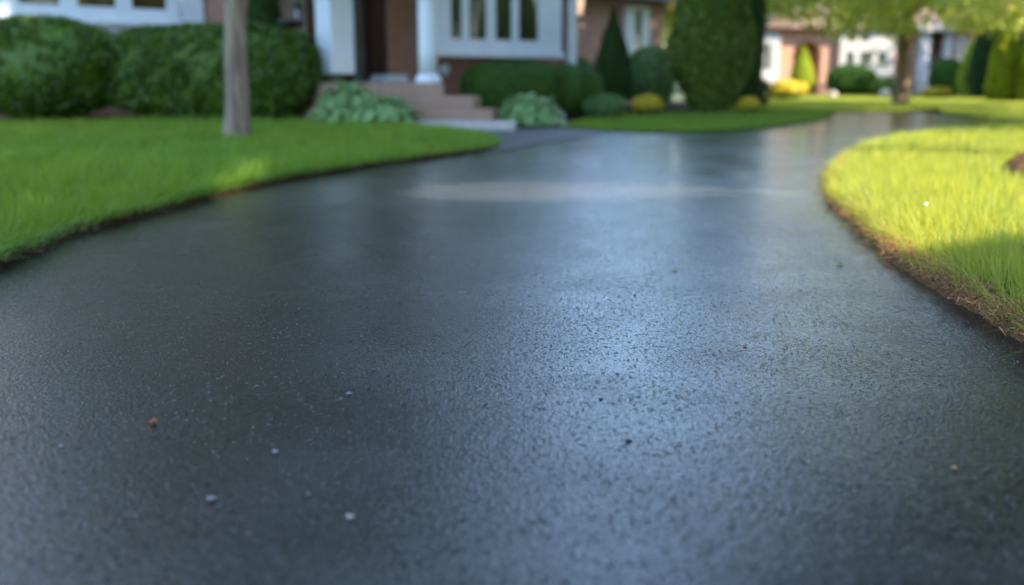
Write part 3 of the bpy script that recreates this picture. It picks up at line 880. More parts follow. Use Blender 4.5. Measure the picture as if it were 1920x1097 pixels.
# low hip roof
hp = [(-12.6, V_L - .5), (u_l + .2, V_L - .5), (u_l + .2, -.1), (0.4, -.55), (u_end + .4, -.55), (u_end + .4, 11.5), (-12.6, 11.5)]
rv = [(p[0], p[1], EAVE) for p in hp] + [(-8, 7.2, EAVE + 4.2), (u_end - 3.4, 6.0, EAVE + 4.2)]
MB().poly(rv, [(6, 5, 4, 3, 2, 1, 0), (0, 1, 7), (1, 2, 8, 7), (2, 3, 8), (3, 4, 8), (4, 5, 8), (5, 6, 7, 8), (6, 0, 7)]).build('roof', M['roof'], house)

def window(parent, us, zs, v, panes, sill_h, side_w, gm, depth=0.10, proud=0.0, sill_proud=0.08):
    """white framed window on plane v: PANES lists (u0, u1); everything between is frame"""
    u0, u1 = us; z0, z1 = zs
    f = MB(); ztop = z1
    cuts = [u0] + [c for p in panes for c in p] + [u1]
    pz0, pz1 = panes_z
    for a, b in zip(cuts[0::2], cuts[1::2]):
        f.box(a, b, v - depth, v + .02, z0, z1)
    for a, b in panes:
        f.box(a, b, v - depth + .002, v + .02, z0, pz0); f.box(a, b, v - depth + .002, v + .02, pz1, z1)
    w = f.build('window', M[WHITE], parent, bevel=0.006)
    for a, b in panes:
        t = .022; s = MB()
        s.box(a, a + t, v - depth * .97, v - .012, pz0 + t, pz1 - t).box(b - t, b, v - depth * .97, v - .012, pz0 + t, pz1 - t)
        s.box(a, b, v - depth * .97, v - .012, pz0, pz0 + t).box(a, b, v - depth * .97, v - .012, pz1 - t, pz1)
        s.build('sash', M[WHITE], w)
    for a, b in panes:
        MB().box(a + .01, b - .01, v - depth * .85, v - depth * .6, pz0 + .01, pz1 - .01).build('pane', gm, w)
    MB().box(u0 - .04, u1 + .04, v - depth - sill_proud, v + .01, z0 - sill_h, z0 - .003).build('sill', M[WHITE], w, bevel=0.01)
    return w

# left wing window
zl = Z(30, Dp(U(80, V_L), V_L))
pl = [(U(44, V_L), U(123, V_L)), (U(152, V_L), U(226, V_L)), (U(252, V_L), U(319, V_L))]
pl = [(U(-70, V_L), U(12, V_L))] + pl
panes_z = (zl + .19, zl + 1.5)
window(house, (U(-120, V_L), U(340, V_L)), (zl - .0, zl + 1.75), V_L, pl, .12, .2, M['glass_l'], 0.12)
MB().box(U(340, V_L) + .045, U(386, V_L), V_L - .09, V_L + .01, zl - .42, zl + 1.75).build('trim_board', M[WHITE], house)
MB().box(U(-120, V_L), U(340, V_L) + .04, V_L - .06, V_L + .01, zl - .42, zl - .125).build('trim_board', M[WHITE], house)

# right bay window
vb = -0.42
u0, u1 = U(808, vb), U(1046, vb)
zb = 1.19
panes_z = (1.50, 2.75)
pb = [(U(a, vb), U(b, vb)) for a, b in ((840, 863), (874, 908), (923, 955), (966, 1004))]
bw = window(house, (u0, u1), (zb + .1, 2.95), vb, pb, .13, .2, M['glass_r'], 0.10)
MB().box(u0 + .01, u1 - .01, vb + .022, -.003, zb - .01, 2.94).build('bay_side', M[WHITE], bw)
MB().box(u0 - .1, u1 + .1, vb - .25, -.003, 2.953, 3.2).build('bay_roof', M[WHITE], bw)

# corner board and downspout
MB().box(u_end - .30, u_end + .004, -.05, -.003, .0, EAVE - .02).build('corner_board', M[WHITE], house, bevel=.008)
MB().box(U(1066, -.1) - .05, U(1066, -.1) + .06, -.16, -.055, .15, EAVE - .05).build('downspout', M[WHITE], house, bevel=.02)
# vent cap under the bay
uv_ = U(831, 0); zv = Z(131, Dp(uv_, 0))
MB().lathe([(.0, -.03), (.11, -.03), (.13, 0), (.13, .03), (.06, .06)], n=16).build('vent_cap', M[WHITE], house, (uv_, -.06, zv)).rotation_euler = (R(90), 0, 0)

# wall lantern at the corner (lit)
ul = u_end + .16; dl = Dp(ul, .15)
zl0, zl1 = Z(37, dl), Z(-16, dl)
lan = MB().box(-.02, .0, -.06, .06, -.02, .30).box(-.0, .17, -.012, .012, .10, .125)
lan = lan.build('wall_lantern', M['black'], house, (u_end + .004, .15, zl0 - .02))
MB().lathe([(.10, .13), (.135, .28), (.15, .52)], .20, 0, 8).build('lantern_glass', M['lamp'], lan)
MB().lathe([(.03, .02), (.09, .06), (.115, .127)], .20, 0, 8).build('lantern_base', M['greytrim'], lan)
MB().lathe([(.19, .523), (.12, .62), (.02, .70)], .20, 0, 8).build('lantern_cap', M['black'], lan)

# porch: landing, steps, pillar, column, door recess, roof
land = [to_uv(X(608, 17.0), 16.9), to_uv(X(832, 15.9), 15.9), (1.12, -.003), (.003, -.003), (.003, .797), (u_l - .1, .797), to_uv(X(515, 18.2), 18.0)]
MB().prism(land, 0, .65).build('porch_landing', M['step'], house, bevel=.01)
def step(px0, px1, yf, yb, z0, z1, name, m):
    a = [(X(px0, yf), yf + .25), (X(px1, yf), yf - .05), (X(px1, yf) + .1, yb), (X(px0, yf) + .1, yb + .3)]
    return MB().prism([to_uv(*p) for p in a], z0, z1).build(name, m, house, bevel=.008)
step(655, 886, 15.40, 15.93, 0, .46, 'step', M['step'])
step(660, 922, 14.95, 15.36, 0, .28, 'step', M['step'])
pu = to_uv(X(631, 17.6), 17.6)
MB().box(-.235, .235, -.235, .235, .80, 3.0).build('pillar', M[WHITE], house, (pu[0], pu[1], 0), bevel=.012)
pl_ = house.children[-1]
MB().box(-.285, .285, -.285, .285, .652, .74).box(-.26, .26, -.26, .26, .742, .797).build('pillar_base', M[WHITE], pl_, bevel=.015)
cu = to_uv(X(803, 16.5), 16.5)
col = MB().lathe([(.150, .80), (.150, 1.2), (.148, 2.0), (.132, 3.0)], n=28).build('column', M[WHITE], house, (cu[0], cu[1], 0))
MB().lathe([(.215, .652), (.215, .70), (.200, .72), (.185, .76), (.155, .797)], n=28).build('column_base', M[WHITE], col)
pr = [to_uv(X(590, 17.2) - .3, 17.0), to_uv(X(832, 16.0) + .15, 15.8), (1.1, -.35), (-2.3, .5), to_uv(X(560, 17.8) - .5, 18)]
MB().prism(pr, 3.0, 3.28).build('porch_roof', M[WHITE], house)
# entrance on the recess wall
MB().box(-.016, -.003, .05, .795, .652, 3.0).build('recess_shade_panel', M['brownwood'], house)  # dark brown sheet on the recess wall, its shade put into the colour
dr = MB().box(-1.35, -.35, .72, .797, .655, 2.85).build('door', M['brownwood'], house)
MB().lathe([(.03, 0), (.035, .04), (.02, .06)], n=10).build('handle', M['black'], dr, (-.45, .70, 1.7)).rotation_euler = (R(90), 0, 0)
MB().box(-.345, -.22, .64, .797, .655, 2.99).box(-.19, -.09, .70, .797, .655, 2.99).build('door_frame', M['greytrim'], house)
MB().box(u_l - .03, -1.40, .70, .797, .655, 2.99).build('entry_panel', M['beige'], house)

# low wing further back (same house)
wb = np.array([X(1070, 27.0), 27.0]); wu, wv = to_uv(*wb)
def UW(px): return U(px, wv)
we = UW(1240)
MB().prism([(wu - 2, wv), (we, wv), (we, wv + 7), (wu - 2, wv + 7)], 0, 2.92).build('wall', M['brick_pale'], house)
MB().poly([(wu - 2.4, wv - .45, 2.86), (we + .25, wv - .45, 2.86), (we + .25, wv + 7.4, 2.86), (wu - 2.4, wv + 7.4, 2.86), (wu - 2.4, wv + 3.5, 4.1), (we + .25, wv + 3.5, 4.1)], [(3, 2, 1, 0), (0, 1, 5, 4), (2, 3, 4, 5), (1, 2, 5), (3, 0, 4)]).build('roof', M['roof'], house)
dw = Dp(UW(1190), wv); zw = Z(100, dw)
panes_z = (zw + .08, 2.6)
window(house, (UW(1167), UW(1212)), (zw, 2.72), wv, [(UW(1185), UW(1197))], .07, .1, M['glass_r'], 0.08)

# stone slab at the foot of the steps
a = [(X(782, 14.3), 14.45), (X(966, 14.25), 14.15), (X(966, 14.25) + .02, 14.86), (X(782, 14.3) - .1, 15.1)]
tag(MB().prism(a, .0, .115).build('stone_slab', M['slab'], None, bevel=.012), 'pale stone slab at the foot of the brick porch steps', 'slab')

# porch ornaments
sx, sy = X(545, 18.2), 18.2
st = empty('pedestal_stand', (sx, sy, .65)); tag(st, 'black iron pedestal stand with a wide tray on the porch behind the hedge', 'stand')
zt = Z(45, sy) - .65
MB().lathe([(.14, 0), (.13, .03), (.04, .06)], n=16).build('foot', M['black'], st)
MB().tube([(0, 0, .05), (0, 0, .5), (0, 0, zt - .03)], [.045, .035, .05], 10).build('stem', M['black'], st)
MB().lathe([(.04, zt - .14), (.13, zt - .05), (.20, zt), (.21, zt + .05), (.17, zt + .07)], n=20).build('tray', M['black'], st)
lx, ly = X(565, 18.5), 18.5
hl = empty('hanging_lantern', (lx, ly, 0)); tag(hl, 'smoky grey lantern with a black cap hanging beside the white pillar', 'lantern')
za, zc = Z(52, ly), Z(16, ly)
MB().lathe([(.06, za), (.095, za + .06), (.10, zc - .05), (.085, zc)], n=12).build('lantern_glass', M['frost'], hl)
MB().lathe([(.11, zc + .002), (.07, zc + .09), (.015, zc + .13)], n=12).build('lantern_cap', M['black'], hl)
MB().tube([(0, 0, zc + .12), (0, 0, 2.2), (0, 0, 3.0)], [.006, .006, .006], 6).build('chain', M['black'], hl)
px_, py_ = X(581, 18.0), 18.0
pt = empty('planter_pot', (px_, py_, .65)); tag(pt, 'tall dark planter pot standing just left of the white pillar', 'planter')
hz = Z(72, py_) - .65
MB().lathe([(.10, 0), (.13, hz * .5), (.15, hz - .05), (.165, hz - .04), (.165, hz), (.14, hz), (.13, hz - .05)], n=18).build('pot', M['black'], pt)
P_, n_ = shell(200, (.12, .12, .06), 2.2, .1, 5, 3, .03)
V, Q = leaves(P_ + np.array([0, 0, hz - .06]), n_, .05, .03); link('foliage', npmesh('foliage', V, Q), M['box'], pt)

# ------------------------------------------------------------------ shrubs by the house
shrub('boxwood_bush', X(84, 17.4), 17.35, (1.28, 1.0, .86), M['box'], 20000, 0.080, 'big rounded boxwood bush at the left edge, left of the hedge', 'bush', 2.5, .09, 2.6, 4, depth=.14, spread=1.1, clump=.12)
x0, x1 = X(196, 17.7), X(604, 17.0)
shrub('hedge', (x0 + x1) / 2 - .02, 17.45, ((x1 - x0) / 2 + .02, .80, .80), M['box'], 30000, 0.080, 'long clipped boxwood hedge under the window behind the grey tree trunk', 'hedge', 3.1, .055, 2.4, 5, rz=R(-7), depth=.14, spread=1.1, clump=.12)
xa, xb = X(862, 18.6), X(1052, 18.6)
shrub('hedge', (xa + xb) / 2, 18.6, ((xb - xa) / 2, .50, .51), M['box_fine'], 20000, 0.035, 'smooth low hedge block under the bay window, right of the steps', 'hedge', 3.2, .05, 3.0, 6, rz=R(4), depth=.05)
shrub('clipped_shrub', X(1062, 19.0), 19.1, (.34, .5, .49), M['box_fine'], 8000, 0.035, 'middle clipped dome squeezed between the low hedge and the next dome', 'bush', 2.8, .04, 2.6, 7, depth=.05)
shrub('clipped_shrub', X(1098, 19.4), 19.5, (.36, .5, .46), M['box_fine'], 8000, 0.035, 'clipped dome at the right end of the low hedge beside the narrow conifer', 'bush', 2.5, .04, 2.6, 8, depth=.05)

def hosta(px, y, rx, ry, h, n, m, label, L=.27, w=.085, seed=2, name='hosta_plant'):
    """mound of arching strap leaves"""
    x = X(px, y); r = np.random.default_rng(seed)
    a = r.uniform(0, 6.283, n); q = np.sqrt(r.uniform(0, 1, n))
    bx, by = np.cos(a) * q * rx * .75, np.sin(a) * q * ry * .75
    bz = h * (1 - q ** 2.0) * .80 + .02
    az = a + r.normal(0, .6, n); d = np.stack([np.cos(az), np.sin(az)], 1)
    l = L * r.uniform(.7, 1.25, n); el_ = r.uniform(.25, .9, n) * (1.1 - .6 * q)
    V = np.zeros((n, 4, 2, 3))
    for k, t in enumerate((0, .35, .7, 1.0)):
        ww = w * (.25, 1.0, .75, .04)[k] * .5
        cxk = bx + d[:, 0] * l * t; cyk = by + d[:, 1] * l * t
        czk = bz + l * (t * el_ - t * t * (.55 + .4 * q))
        for s in (0, 1):
            sg = 1 if s else -1
            V[:, k, s, 0] = cxk - d[:, 1] * ww * sg; V[:, k, s, 1] = cyk + d[:, 0] * ww * sg
            V[:, k, s, 2] = np.maximum(czk + .25 * ww, .015)
    Q = ((np.arange(n) * 8)[:, None, None] + np.array([[0, 1, 3, 2], [2, 3, 5, 4], [4, 5, 7, 6]])[None]).reshape(-1, 4)
    cv, cq = core_mesh((rx * .7, ry * .7, h * .36), 2.2, .05, 3, seed, 1.0, 16, 8)
    VV, QQ = join([(cv, cq), (V.reshape(-1, 3), Q)])
    o = link(name, npmesh(name, VV, QQ), m, None, (x, y, .012))
    return tag(o, label, 'plant', 'hostas beside the porch steps')
hosta(652, 15.3, .60, .45, .74, 400, M['hosta'], 'tallest pale green hosta clump left of the brick steps, below the white pillar', seed=21)
hosta(722, 14.75, .48, .40, .48, 400, M['hosta'], 'lower spreading hosta clump just left of the stone slab', seed=22)
hosta(993, 15.45, .52, .42, .48, 400, M['hosta'], 'round pale green hosta clump right of the stone slab', seed=23)
shrub('low_shrub', X(1134, 18.5), 18.5, (.40, .35, .215), M['blueshrub'], 3600, .07, 'small blue-green mound at the foot of the narrow conifer', 'bush', 2.1, .12, 5, 9, spread=1.2, depth=.1)
cone_tree('narrow_conifer', X(1148, 22.3), 22.3, (.55, .9, 1, .96, .86, .72, .56, .38, .2, .04), Z(12, 22.3), .44, M['conifer'], 9000, .07, 'narrow pointed dark conifer in front of the pale brick wing', 'conifer', 3)
cone_tree('narrow_conifer', X(497, 18.9), 19.0, (.6, .9, 1, 1, .95, .86, .72, .55, .3, .05), 3.6, .34, M['conifer'], 9000, .07, 'slim dark conifer between the grey trunk and the porch', 'conifer', 4)
shrub('loose_shrub', X(1222, 24), 24.2, (.66, .6, .72), M['blueshrub'], 6500, .11, 'loose blue-green shrub against the pale brick wing beside the big conifer', 'bush', 2.1, .20, 3.2, 10, spread=1.3, depth=.2)
shrub('loose_shrub', X(1085, 23.6), 24.6, (.5, .5, .62), M['blueshrub'], 5000, .075, 'dim blue-green shrub half hidden behind the clipped domes', 'bush', 2.2, .12, 2.4, 31, spread=1.2)

def flower_mound(px, y, rx, h, label, group='yellow flower mounds', seed=1, n=2600, fl=.05):
    root = empty('flower_mound', (X(px, y), y, .012)); tag(root, label, 'flowers', group)
    P, nn = shell(n, (rx * .95, rx * .8, h * .42), 2.2, .08, 4, seed, .05)
    V, Q = join([core_mesh((rx * .95, rx * .8, h * .42), 2.2, .08, 4, seed, .9, 18, 10), leaves(P, nn, .07, .03, 1.0)])
    link('foliage', npmesh('foliage', V, Q), M['tree_gr'], root)
    P, nn = shell(n * 2, (rx, rx * .85, h * .5), 2.2, .18, 6, seed, .08); k = P[:, 2] > h * .38
    V, Q = leaves(P[k], nn[k], fl, fl * .8, .5); link('flowers', npmesh('flowers', V, Q), M['yellow'], root)
flower_mound(1213, 20.0, .31, .40, 'small yellow flower mound between the loose shrub and the lawn strip', seed=2)
flower_mound(1408, 20.6, .22, .38, 'small dull yellow flower mound right of the big conifer base', seed=3)
flower_mound(1476, 36, .72, .68, 'large bright yellow flowering mound in the sun on the far lawn', seed=4, fl=.09)
flower_mound(1757, 38, .52, .42, 'low yellow orange flower mound by the far porch', seed=5, fl=.08)

cone_tree('big_conifer', X(1331, 21.2), 21.2, (.40, .84, 1, .88, .72, .58, .46, .35, .24, .13, .03), 6.2, .88, M['conifer_big'], 18000, .13, 'broad olive green clipped conifer standing on the lawn strip', 'conifer', 6, .12, layers=.03)
cone_tree('tall_conifer', X(1395, 24.5), 24.5, (.6, .9, 1, 1, .95, .86, .7, .5, .25, .04), 5.6, .46, M['conifer'], 11000, .09, 'dark conifer half hidden behind the broad olive conifer', 'conifer', 7)
shrub('low_shrub', X(1424, 26), 26, (.30, .3, .36), M['tree_dk'], 2500, .06, 'small grey-green ball shrub right of the dark conifer', 'bush', 2.2, .08, 3, 12)

# ------------------------------------------------------------------ grey trunk tree on the left lawn
tx, ty = G(446, 268)
tw = 0.135
tree('lawn_tree', tx, ty, [(0, 0, -.02), (0.0, 0, .10), (.01, 0, .35), (.03, 0, .9), (.06, .02, 1.8), (.10, .02, 3.0), (.12, .0, 4.2)],
     [tw * 1.7, tw * 1.2, tw * 1.03, tw * .94, tw * .90, tw * .82, tw * .7], blobset(13, 2.3, 1.2, 5.9, 1.1, 3), M['tree_gr'], 11000, .15,
     'slender grey barked tree standing alone on the left lawn', 'tree', M['bark'])

# ------------------------------------------------------------------ far house
FY = 50.0
WHITE = 'white'
fh = empty('brick_house', (X(1560, FY), FY, 0))
tag(fh, 'distant sunlit brick house with white windows and a dark red door', 'house')
fx = X(1560, FY)
def FX(px): return X(px, FY) - fx
zt = 3.15
b = MB()
b.box(FX(1380), FX(1484), 0, 8, 0, zt)
b.box(FX(1484), FX(1537), 1.3, 8, 0, zt - .003)
b.box(FX(1537), FX(1712), 0, 8, 0, zt)
b.box(FX(1712), FX(1775), 1.0, 8, 0, zt - .003)
b.box(FX(1775), FX(1860), 0, 8, 0, zt)
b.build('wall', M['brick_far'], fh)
b = MB()
na = 10
xc, hw = (FX(1484) + FX(1537)) / 2, (FX(1537) - FX(1484)) / 2 - .002
arc = [(xc - hw * math.cos(math.pi * i / na), 1.9 + .62 * math.sin(math.pi * i / na)) for i in range(na + 1)]
vv = [(p[0], y_, p[1]) for y_ in (.02, .30) for p in arc] + [(p[0], y_, zt - .004) for y_ in (.02, .30) for p in arc]
n1 = na + 1; fc = []
for i in range(na):
    fc += [(i, i + 1, 2 * n1 + i + 1, 2 * n1 + i), (n1 + i + 1, n1 + i, 3 * n1 + i, 3 * n1 + i + 1), (i + 1, i, n1 + i, n1 + i + 1)]
b.poly(vv, fc); b.build('arch', M['brick_far'], fh)
panes_z = (1.15, 2.45)
window(fh, (FX(1404), FX(1457)), (.55, 2.95), 0, [(FX(1409), FX(1420)), (FX(1430), FX(1441))], .12, .1, M['glass_b'], .25)
panes_z = (1.35, 2.05)
window(fh, (FX(1568), FX(1670)), (1.0, 2.95), 0, [(FX(1580), FX(1594)), (FX(1605), FX(1629)), (FX(1637), FX(1656))], .14, .1, M['glass_b'], .30)
for a, bb in ((1583, 1597), (1613, 1622)):
    MB().box(FX(a), FX(bb), -.33, -.302, 2.60, 2.85).build('transom_pane', M['glass_b'], fh)
c1 = MB().lathe([(.36, .35), (.33, .6), (.30, 3.0)], FX(1724), -.2, 20).build('column', M['white'], fh)
MB().box(FX(1724) - .4, FX(1724) + .4, -.6, .2, .302, .347).build('column_base', M['white'], c1)
c2 = MB().lathe([(.26, .35), (.24, .6), (.22, 3.0)], FX(1767), -.2, 20).build('column', M['white'], fh)
MB().box(FX(1767) - .3, FX(1767) + .3, -.5, .1, .302, .347).build('column_base', M['white'], c2)
MB().box(FX(1712), FX(1780), -.9, .997, 0, .30).build('porch_landing', M['slab'], fh)
MB().box(FX(1700), FX(1785), -.7, .3, 3.003, zt + .15).build('porch_roof', M['white'], fh)
fd = MB().box(FX(1737), FX(1758), .93, .997, .303, 2.5).build('door', M['reddoor'], fh)
MB().lathe([(.04, 0), (.04, .06)], n=8).build('handle', M['black'], fd, (FX(1739), .92, 1.3)).rotation_euler = (R(90), 0, 0)
MB().box(FX(1758) + .003, FX(1764), .88, .997, .303, 2.7).box(FX(1732), FX(1737) - .003, .88, .997, .303, 2.7).build('door_frame', M['white'], fh)
panes_z = (1.7, 2.5)
window(fh, (FX(1784), FX(1806)), (1.5, 2.75), 0, [(FX(1791), FX(1800))], .08, .1, M['glass_b'], .10)
x0_, x1_ = FX(1380) - .5, FX(1860) + .5
MB().poly([(x0_, -.6, zt), (x1_, -.6, zt), (x1_, 8.6, zt), (x0_, 8.6, zt), (x0_ + 2.5, 4, zt + 1.5), (x1_ - 2.5, 4, zt + 1.5)], [(3, 2, 1, 0), (0, 1, 5, 4), (1, 2, 5), (2, 3, 4, 5), (3, 0, 4)]).build('roof', M['roof_far'], fh)
ga, gb = FX(1428), FX(1478)
MB().poly([(ga, -.62, zt + .004), (gb, -.62, zt + .004), ((ga + gb) / 2, -.62, zt + 1.1), (ga, 3.4, zt + .004), (gb, 3.4, zt + .004), ((ga + gb) / 2, 3.4, zt + 1.1)], [(0, 1, 2), (5, 4, 3), (0, 2, 5, 3), (1, 4, 5, 2), (0, 3, 4, 1)]).build('gable', M['roof_far'], fh)

# far shrubs
cone_tree('cone_shrub', X(1503, 45), 45, (.7, .95, 1, .95, .85, .7, .5, .3, .06), Z(88, 45), .54, M['arbor'], 5000, .12, 'yellow-green cone shrub before the dark brick arch of the far house', 'shrub', 9)
shrub('round_shrub', X(1596, 44), 44, (1.08, .8, .66), M['box_fine'], 9000, .10, 'dark rounded shrub under the wide white window of the far house', 'bush', 2.3, .05, 1.8, 13)
shrub('low_hedge', X(1655, 44.4), 44.6, (.75, .6, .39), M['box_fine'], 5000, .10, 'low dark hedge between the rounded shrub and the tan tree trunk', 'hedge', 3, .05, 1.8, 14)
shrub('round_shrub', X(1777, 44), 44, (.75, .7, .80), M['box_fine'], 6000, .10, 'dark loose shrub right of the red door', 'bush', 2.2, .09, 1.8, 15)
ALUMP = 0.2
AV = 'arborvitae at the right of the far lawn'
ap = (.75, .95, 1, .98, .95, .9, .8, .66, .45, .1)
cone_tree('arborvitae', X(1821, 41), 41, ap, 2.3, .46, M['arbor'], 5000, .19, 'dimmer arborvitae left of the two bright ones, beside the dark shrub', 'arborvitae', 10, .16, group=AV)
cone_tree('arborvitae', X(1880, 32), 32, ap, 2.45, .45, M['arbor'], 6500, .19, 'bright yellow-green arborvitae column, wholly in view at the right', 'arborvitae', 11, .16, group=AV)
cone_tree('arborvitae', X(1934, 31.5), 31.5, ap, 2.6, .46, M['arbor'], 6500, .19, 'bright arborvitae column cut by the right edge of the picture', 'arborvitae', 12, .16, group=AV)
cone_tree('dark_arborvitae', X(1853, 37), 37, ap, 3.2, .7, M['conifer'], 6000, .14, 'dark arborvitae in shade between the yellow-green columns', 'arborvitae', 13, .10)
cone_tree('dark_arborvitae', X(1912, 36), 36, ap, 3.8, .9, M['conifer'], 6000, .14, 'taller dark arborvitae behind the brightest column', 'arborvitae', 14, .10)
for px, y, r, lab in ((1661, 40, .22, 'tan rounded garden stone by the tan tree trunk'), (1563, 40, .17, 'pale grey garden stone before the dark rounded shrub')):
    bm = bmesh.new(); bmesh.ops.create_icosphere(bm, subdivisions=3, radius=r)
    for v in bm.verts: v.co *= 1 + .10 * math.sin(v.co.x * 14) * math.cos(v.co.y * 11)
    for v in bm.verts: v.co.z *= .9
    me = bpy.data.meshes.new('garden_stone'); bm.to_mesh(me); bm.free()
    tag(link('garden_stone', me, M['stone'], None, (X(px, y), y, r * .75)), lab, 'stone')

# far trees
ty = 29.0; tx = X(1691, ty)
bl = blobset(20, 3.4, 1.5, 4.2, 1.15, 5, .75) + [(-2.2, -1.0, 2.3, 1.0, 1.0, .55), (-.9, -1.4, 2.15, .9, .9, .45), (1.2, -1.2, 2.5, 1.0, 1.0, .5), (-3.6, -1.2, 2.9, 1.2, 1.2, .7), (-4.6, -.6, 3.0, 1.1, 1.1, .7), (-1.6, -2.0, 3.0, 1.2, 1.2, .7), (.4, -2.2, 3.1, 1.2, 1.2, .7), (2.4, -2.0, 3.1, 1.2, 1.2, .7), (3.8, -1.0, 3.0, 1.1, 1.1, .6), (2.5, -.6, 2.7, 1.1, 1.1, .55), (-3.2, .2, 2.9, 1.0, 1.0, .6)]
tree('shade_tree', tx, ty, [(0, 0, -.02), (0, 0, .15), (.02, 0, .8), (.0, .03, 1.6), (.05, .0, 2.6), (.1, .05, 3.8)], [.30, .24, .205, .19, .17, .12], bl, M['tree_yg'], 16000, .22,
     'yellow-green tree with a tan trunk standing on the far lawn', 'tree', M['bark_tan'], fill=.5)
bl = blobset(22, 3.3, 1.6, 4.0, 1.1, 8, .7) + [(-2.2, -2.0, 7.5, 2.0, 2.0, 1.8), (-1.6, -1.6, 10.0, 2.2, 2.2, 2.0), (-3.0, -1.2, 9.0, 1.8, 1.8, 1.6), (-.5, -.6, 7.5, 1.8, 1.8, 1.4), (-2.6, -3.0, 11.8, 1.8, 1.8, 1.4), (-3.0, -1.2, 2.2, .9, .8, .45), (-2.2, -2.0, 2.0, 1.0, .8, .5), (-1.2, -2.3, 1.9, .9, .8, .5), (-.2, -2.4, 2.1, 1.0, .8, .5), (-3.4, .0, 2.4, .9, .9, .45), (-2.6, .6, 2.1, .9, .9, .5)]  # upper clumps are added out of view to shade the pale brick wing
tree('shade_tree', 14.0, 24.5, [(0, 0, -.02), (0, 0, .2), (.02, 0, 1.0), (.0, .03, 2.0), (.05, .0, 3.6)], [.34, .27, .22, .2, .15], bl, M['tree_yg'], 24000, .20,
     'drooping yellow-green tree reaching in from the upper right corner', 'tree', M['bark_tan'], fill=.5)

# trees behind the far house
BG = 'trees behind the far house'
bgt = []
kinds = [(M['tree_gr'], 4.2, 3.0, 6.6, 2.0, 31), (M['tree_yg'], 3.6, 2.6, 5.6, 1.8, 32), (M['tree_dk'], 4.4, 3.4, 7.0, 2.1, 33)]
spots = [(9.5, 62, 0, 1.0), (15.5, 66, 1, 1.25), (21, 63, 2, 1.1), (26.5, 66, 0, 1.3), (31.5, 60, 1, 1.2), (36, 66, 2, 1.2), (12.5, 74, 2, 1.3), (24, 76, 0, 1.6), (33, 75, 2, 1.6), (5.2, 68, 1, .8), (42, 62, 0, 1.3), (27, 44, 2, .9), (24.0, 37, 0, .85)]
labs = ['mid green tree seen between the brick wing and the olive conifer', 'yellow-green tree over the white window at the far house left end', 'dark tree over the brick arch of the far house',
        'mid green tree over the middle of the far house roof', 'yellow-green tree behind the tan trunk crown', 'dark tree behind the far porch', 'tall dark tree deep behind the far house left end', 'tallest mid green tree deep behind the far house',
        'tall dark tree deep behind the red door', 'yellow-green tree beyond the brick wing eave', 'mid green tree beyond the right border of the lawn', 'dense dark tree behind the dark arborvitae', 'mid green tree behind the bright arborvitae columns']
protos = {}
def copy_tree(o, parent=None):
    c = o.copy(); C.objects.link(c); c.parent = parent
    for ch in o.children: copy_tree(ch, c)
    return c
for (x, y, k, s), lab in zip(spots, labs):
    m, rx, rz, cz, rb, sd = kinds[k]
    if k not in protos:
        bl = blobset(20, rx, rz, cz, rb, sd, .75) + blobset(7, rx * .9, .3, cz - rz - .6, rb * .6, sd + 5, .6)
        t = tree('background_tree', x, y, [(0, 0, -.02), (0, 0, .4), (.05, 0, 2.0), (0, .05, cz - 1)], [.38, .30, .25, .18], bl, m, 10000, .30, lab, 'tree', M['bark_tan'], BG, fill=.5)
        protos[k] = t
    else:
        t = copy_tree(protos[k])
    t.location = (x, y, 0); t.scale = (s, s, s); t.rotation_euler = (0, 0, (x * 1.7) % 6.28)
    tag(t, lab, 'tree', BG)

LB = 'unseen trees added behind the brick house to darken reflections'  # unseen trees added so the left asphalt reflects something dark
for (x, y, k, s, lab) in ((-19, 33, 2, 1.15, 'outer added unseen dark tree behind the left wing of the brick house'), (-12.5, 34, 2, 1.45, 'tallest added unseen dark tree behind the brick house'), (-6.0, 36, 2, 1.8, 'added unseen dark tree rising behind the porch roof of the brick house')):
    t = copy_tree(protos[k]); t.location = (x, y, 0); t.scale = (s, s, s); t.rotation_euler = (0, 0, x % 6.28); tag(t, lab, 'tree', LB)

RB = 'unseen trees added right of the garden for pane reflections'  # unseen trees added for the window panes to reflect
for (x, y, k, s, lab) in ((27, 9, 2, 1.0, 'dark added unseen tree right of the garden, farthest up the drive'), (31, 1, 0, 1.1, 'green added unseen tree right of the garden, middle one'), (27, -8, 2, 1.1, 'dark added unseen tree right of the garden, nearest the viewpoint'), (36, -14, 0, 1.2, 'green added unseen tree right of the garden behind the viewpoint'), (34, 14, 0, 1.0, 'green added unseen tree right of the garden beyond the shade trees'), (22, -15, 2, 1.1, 'dark added unseen tree at the back of the garden behind the viewpoint')):
    t = copy_tree(protos[k]); t.location = (x, y, 0); t.scale = (s, s, s); t.rotation_euler = (0, 0, x % 6.28); tag(t, lab, 'tree', RB)

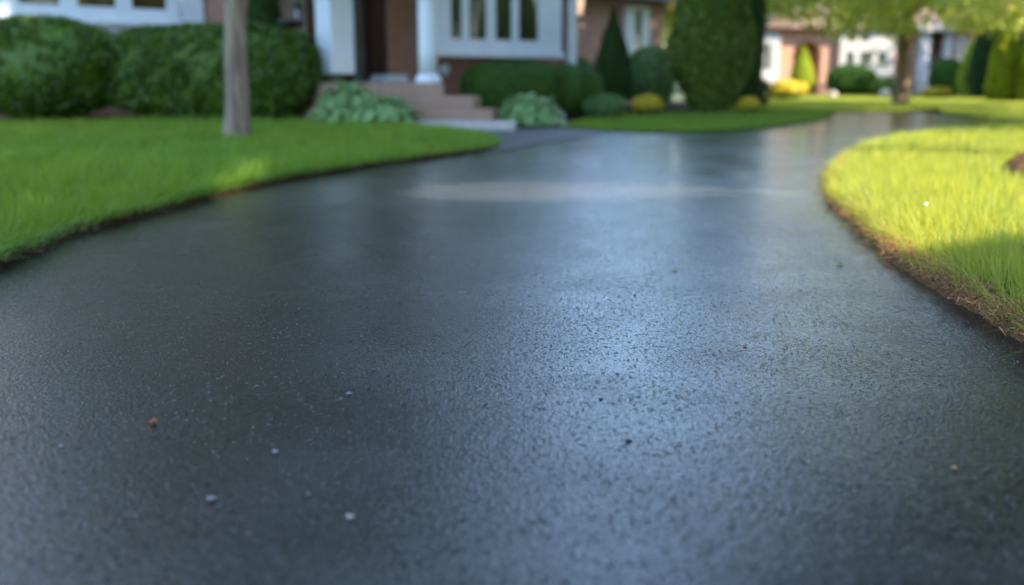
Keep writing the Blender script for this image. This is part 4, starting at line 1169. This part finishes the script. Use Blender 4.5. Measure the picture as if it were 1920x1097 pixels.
# unseen trees added on the right to shade drive, left lawn and house
lit_lawn = np.array([G(*p) for p in ((1478, 352), (1485, 328), (1525, 290), (1610, 269), (1700, 257), (1800, 250), (1950, 246))] + [(14, 12.3), (14, 4.6)] + [G(*p) for p in ((2400, 478), (1905, 482), (1830, 505), (1770, 560), (1720, 560), (1570, 490), (1510, 430), (1478, 385))])
streak = catmull([G(*p) for p in ((740, 360), (820, 345), (960, 340), (1120, 341), (1330, 348), (1500, 361), (1310, 373), (1100, 382), (930, 384), (790, 376))], .1, True)
fleck = catmull([G(*p, .1) for p in ((375, 334), (425, 308), (492, 300), (506, 322), (474, 340), (395, 347))], .1, True)
def cull(P):  # leaves and limbs left out so sun reaches these patches
    g_ = np.stack([P[:, 0] - SX * (P[:, 2] - .05), P[:, 1] - SY * (P[:, 2] - .05)], 1)
    return ~(inside(g_, lit_lawn) | inside(g_, streak) | inside(g_, fleck))
SH = 'unseen trees added to shade the driveway'
for x, y, rx, rz, cz, nl, sd, lab in (
        (9.4, 5.4, 4.4, 3.2, 9.2, 17000, 41, 'added unseen shade tree nearest the sunlit right lawn'),
        (10.6, 9.8, 4.8, 5.5, 12.5, 26000, 42, 'added unseen shade tree past the mulch bed on the right'),
        (14.5, 6.5, 4.8, 5.5, 13.0, 26000, 43, 'second row added unseen shade tree east of the right lawn'),
        (7.9, 12.4, 4.2, 5.0, 9.8, 26000, 51, 'added unseen shade tree beside the far end of the sunlit right lawn'),
        (9.7, 16.6, 4.6, 4.2, 8.2, 26000, 44, 'added unseen shade tree at the bend of the driveway'),
        (8.5, -2.0, 4.2, 2.6, 6.5, 16000, 45, 'low crowned added unseen shade tree behind the viewpoint on the right'),
        (13.0, -4.5, 4.8, 4.5, 11.0, 22000, 46, 'added unseen shade tree well to the right of the viewpoint'),
        (16.5, 12.0, 5.0, 5.5, 13.0, 26000, 47, 'outermost added unseen shade tree on the right'),
        (7.0, -7.0, 4.4, 3.0, 8.0, 16000, 48, 'added unseen shade tree farthest behind the viewpoint'),
        (19.5, 5.0, 4.8, 5.0, 14.5, 24000, 49, 'added unseen shade tree at the back of the right lawn')):
    tree('added_shade_tree', x, y, [(0, 0, -.02), (0, 0, .3), (.05, .02, 2.2), (.0, .05, cz - 2.0)], [.36, .28, .24, .15], blobset(30, rx, rz, cz, 2.0, sd, .8), M['tree_dk'], nl, .34, lab, 'tree', M['bark'], SH, cull=cull, fill=.5)
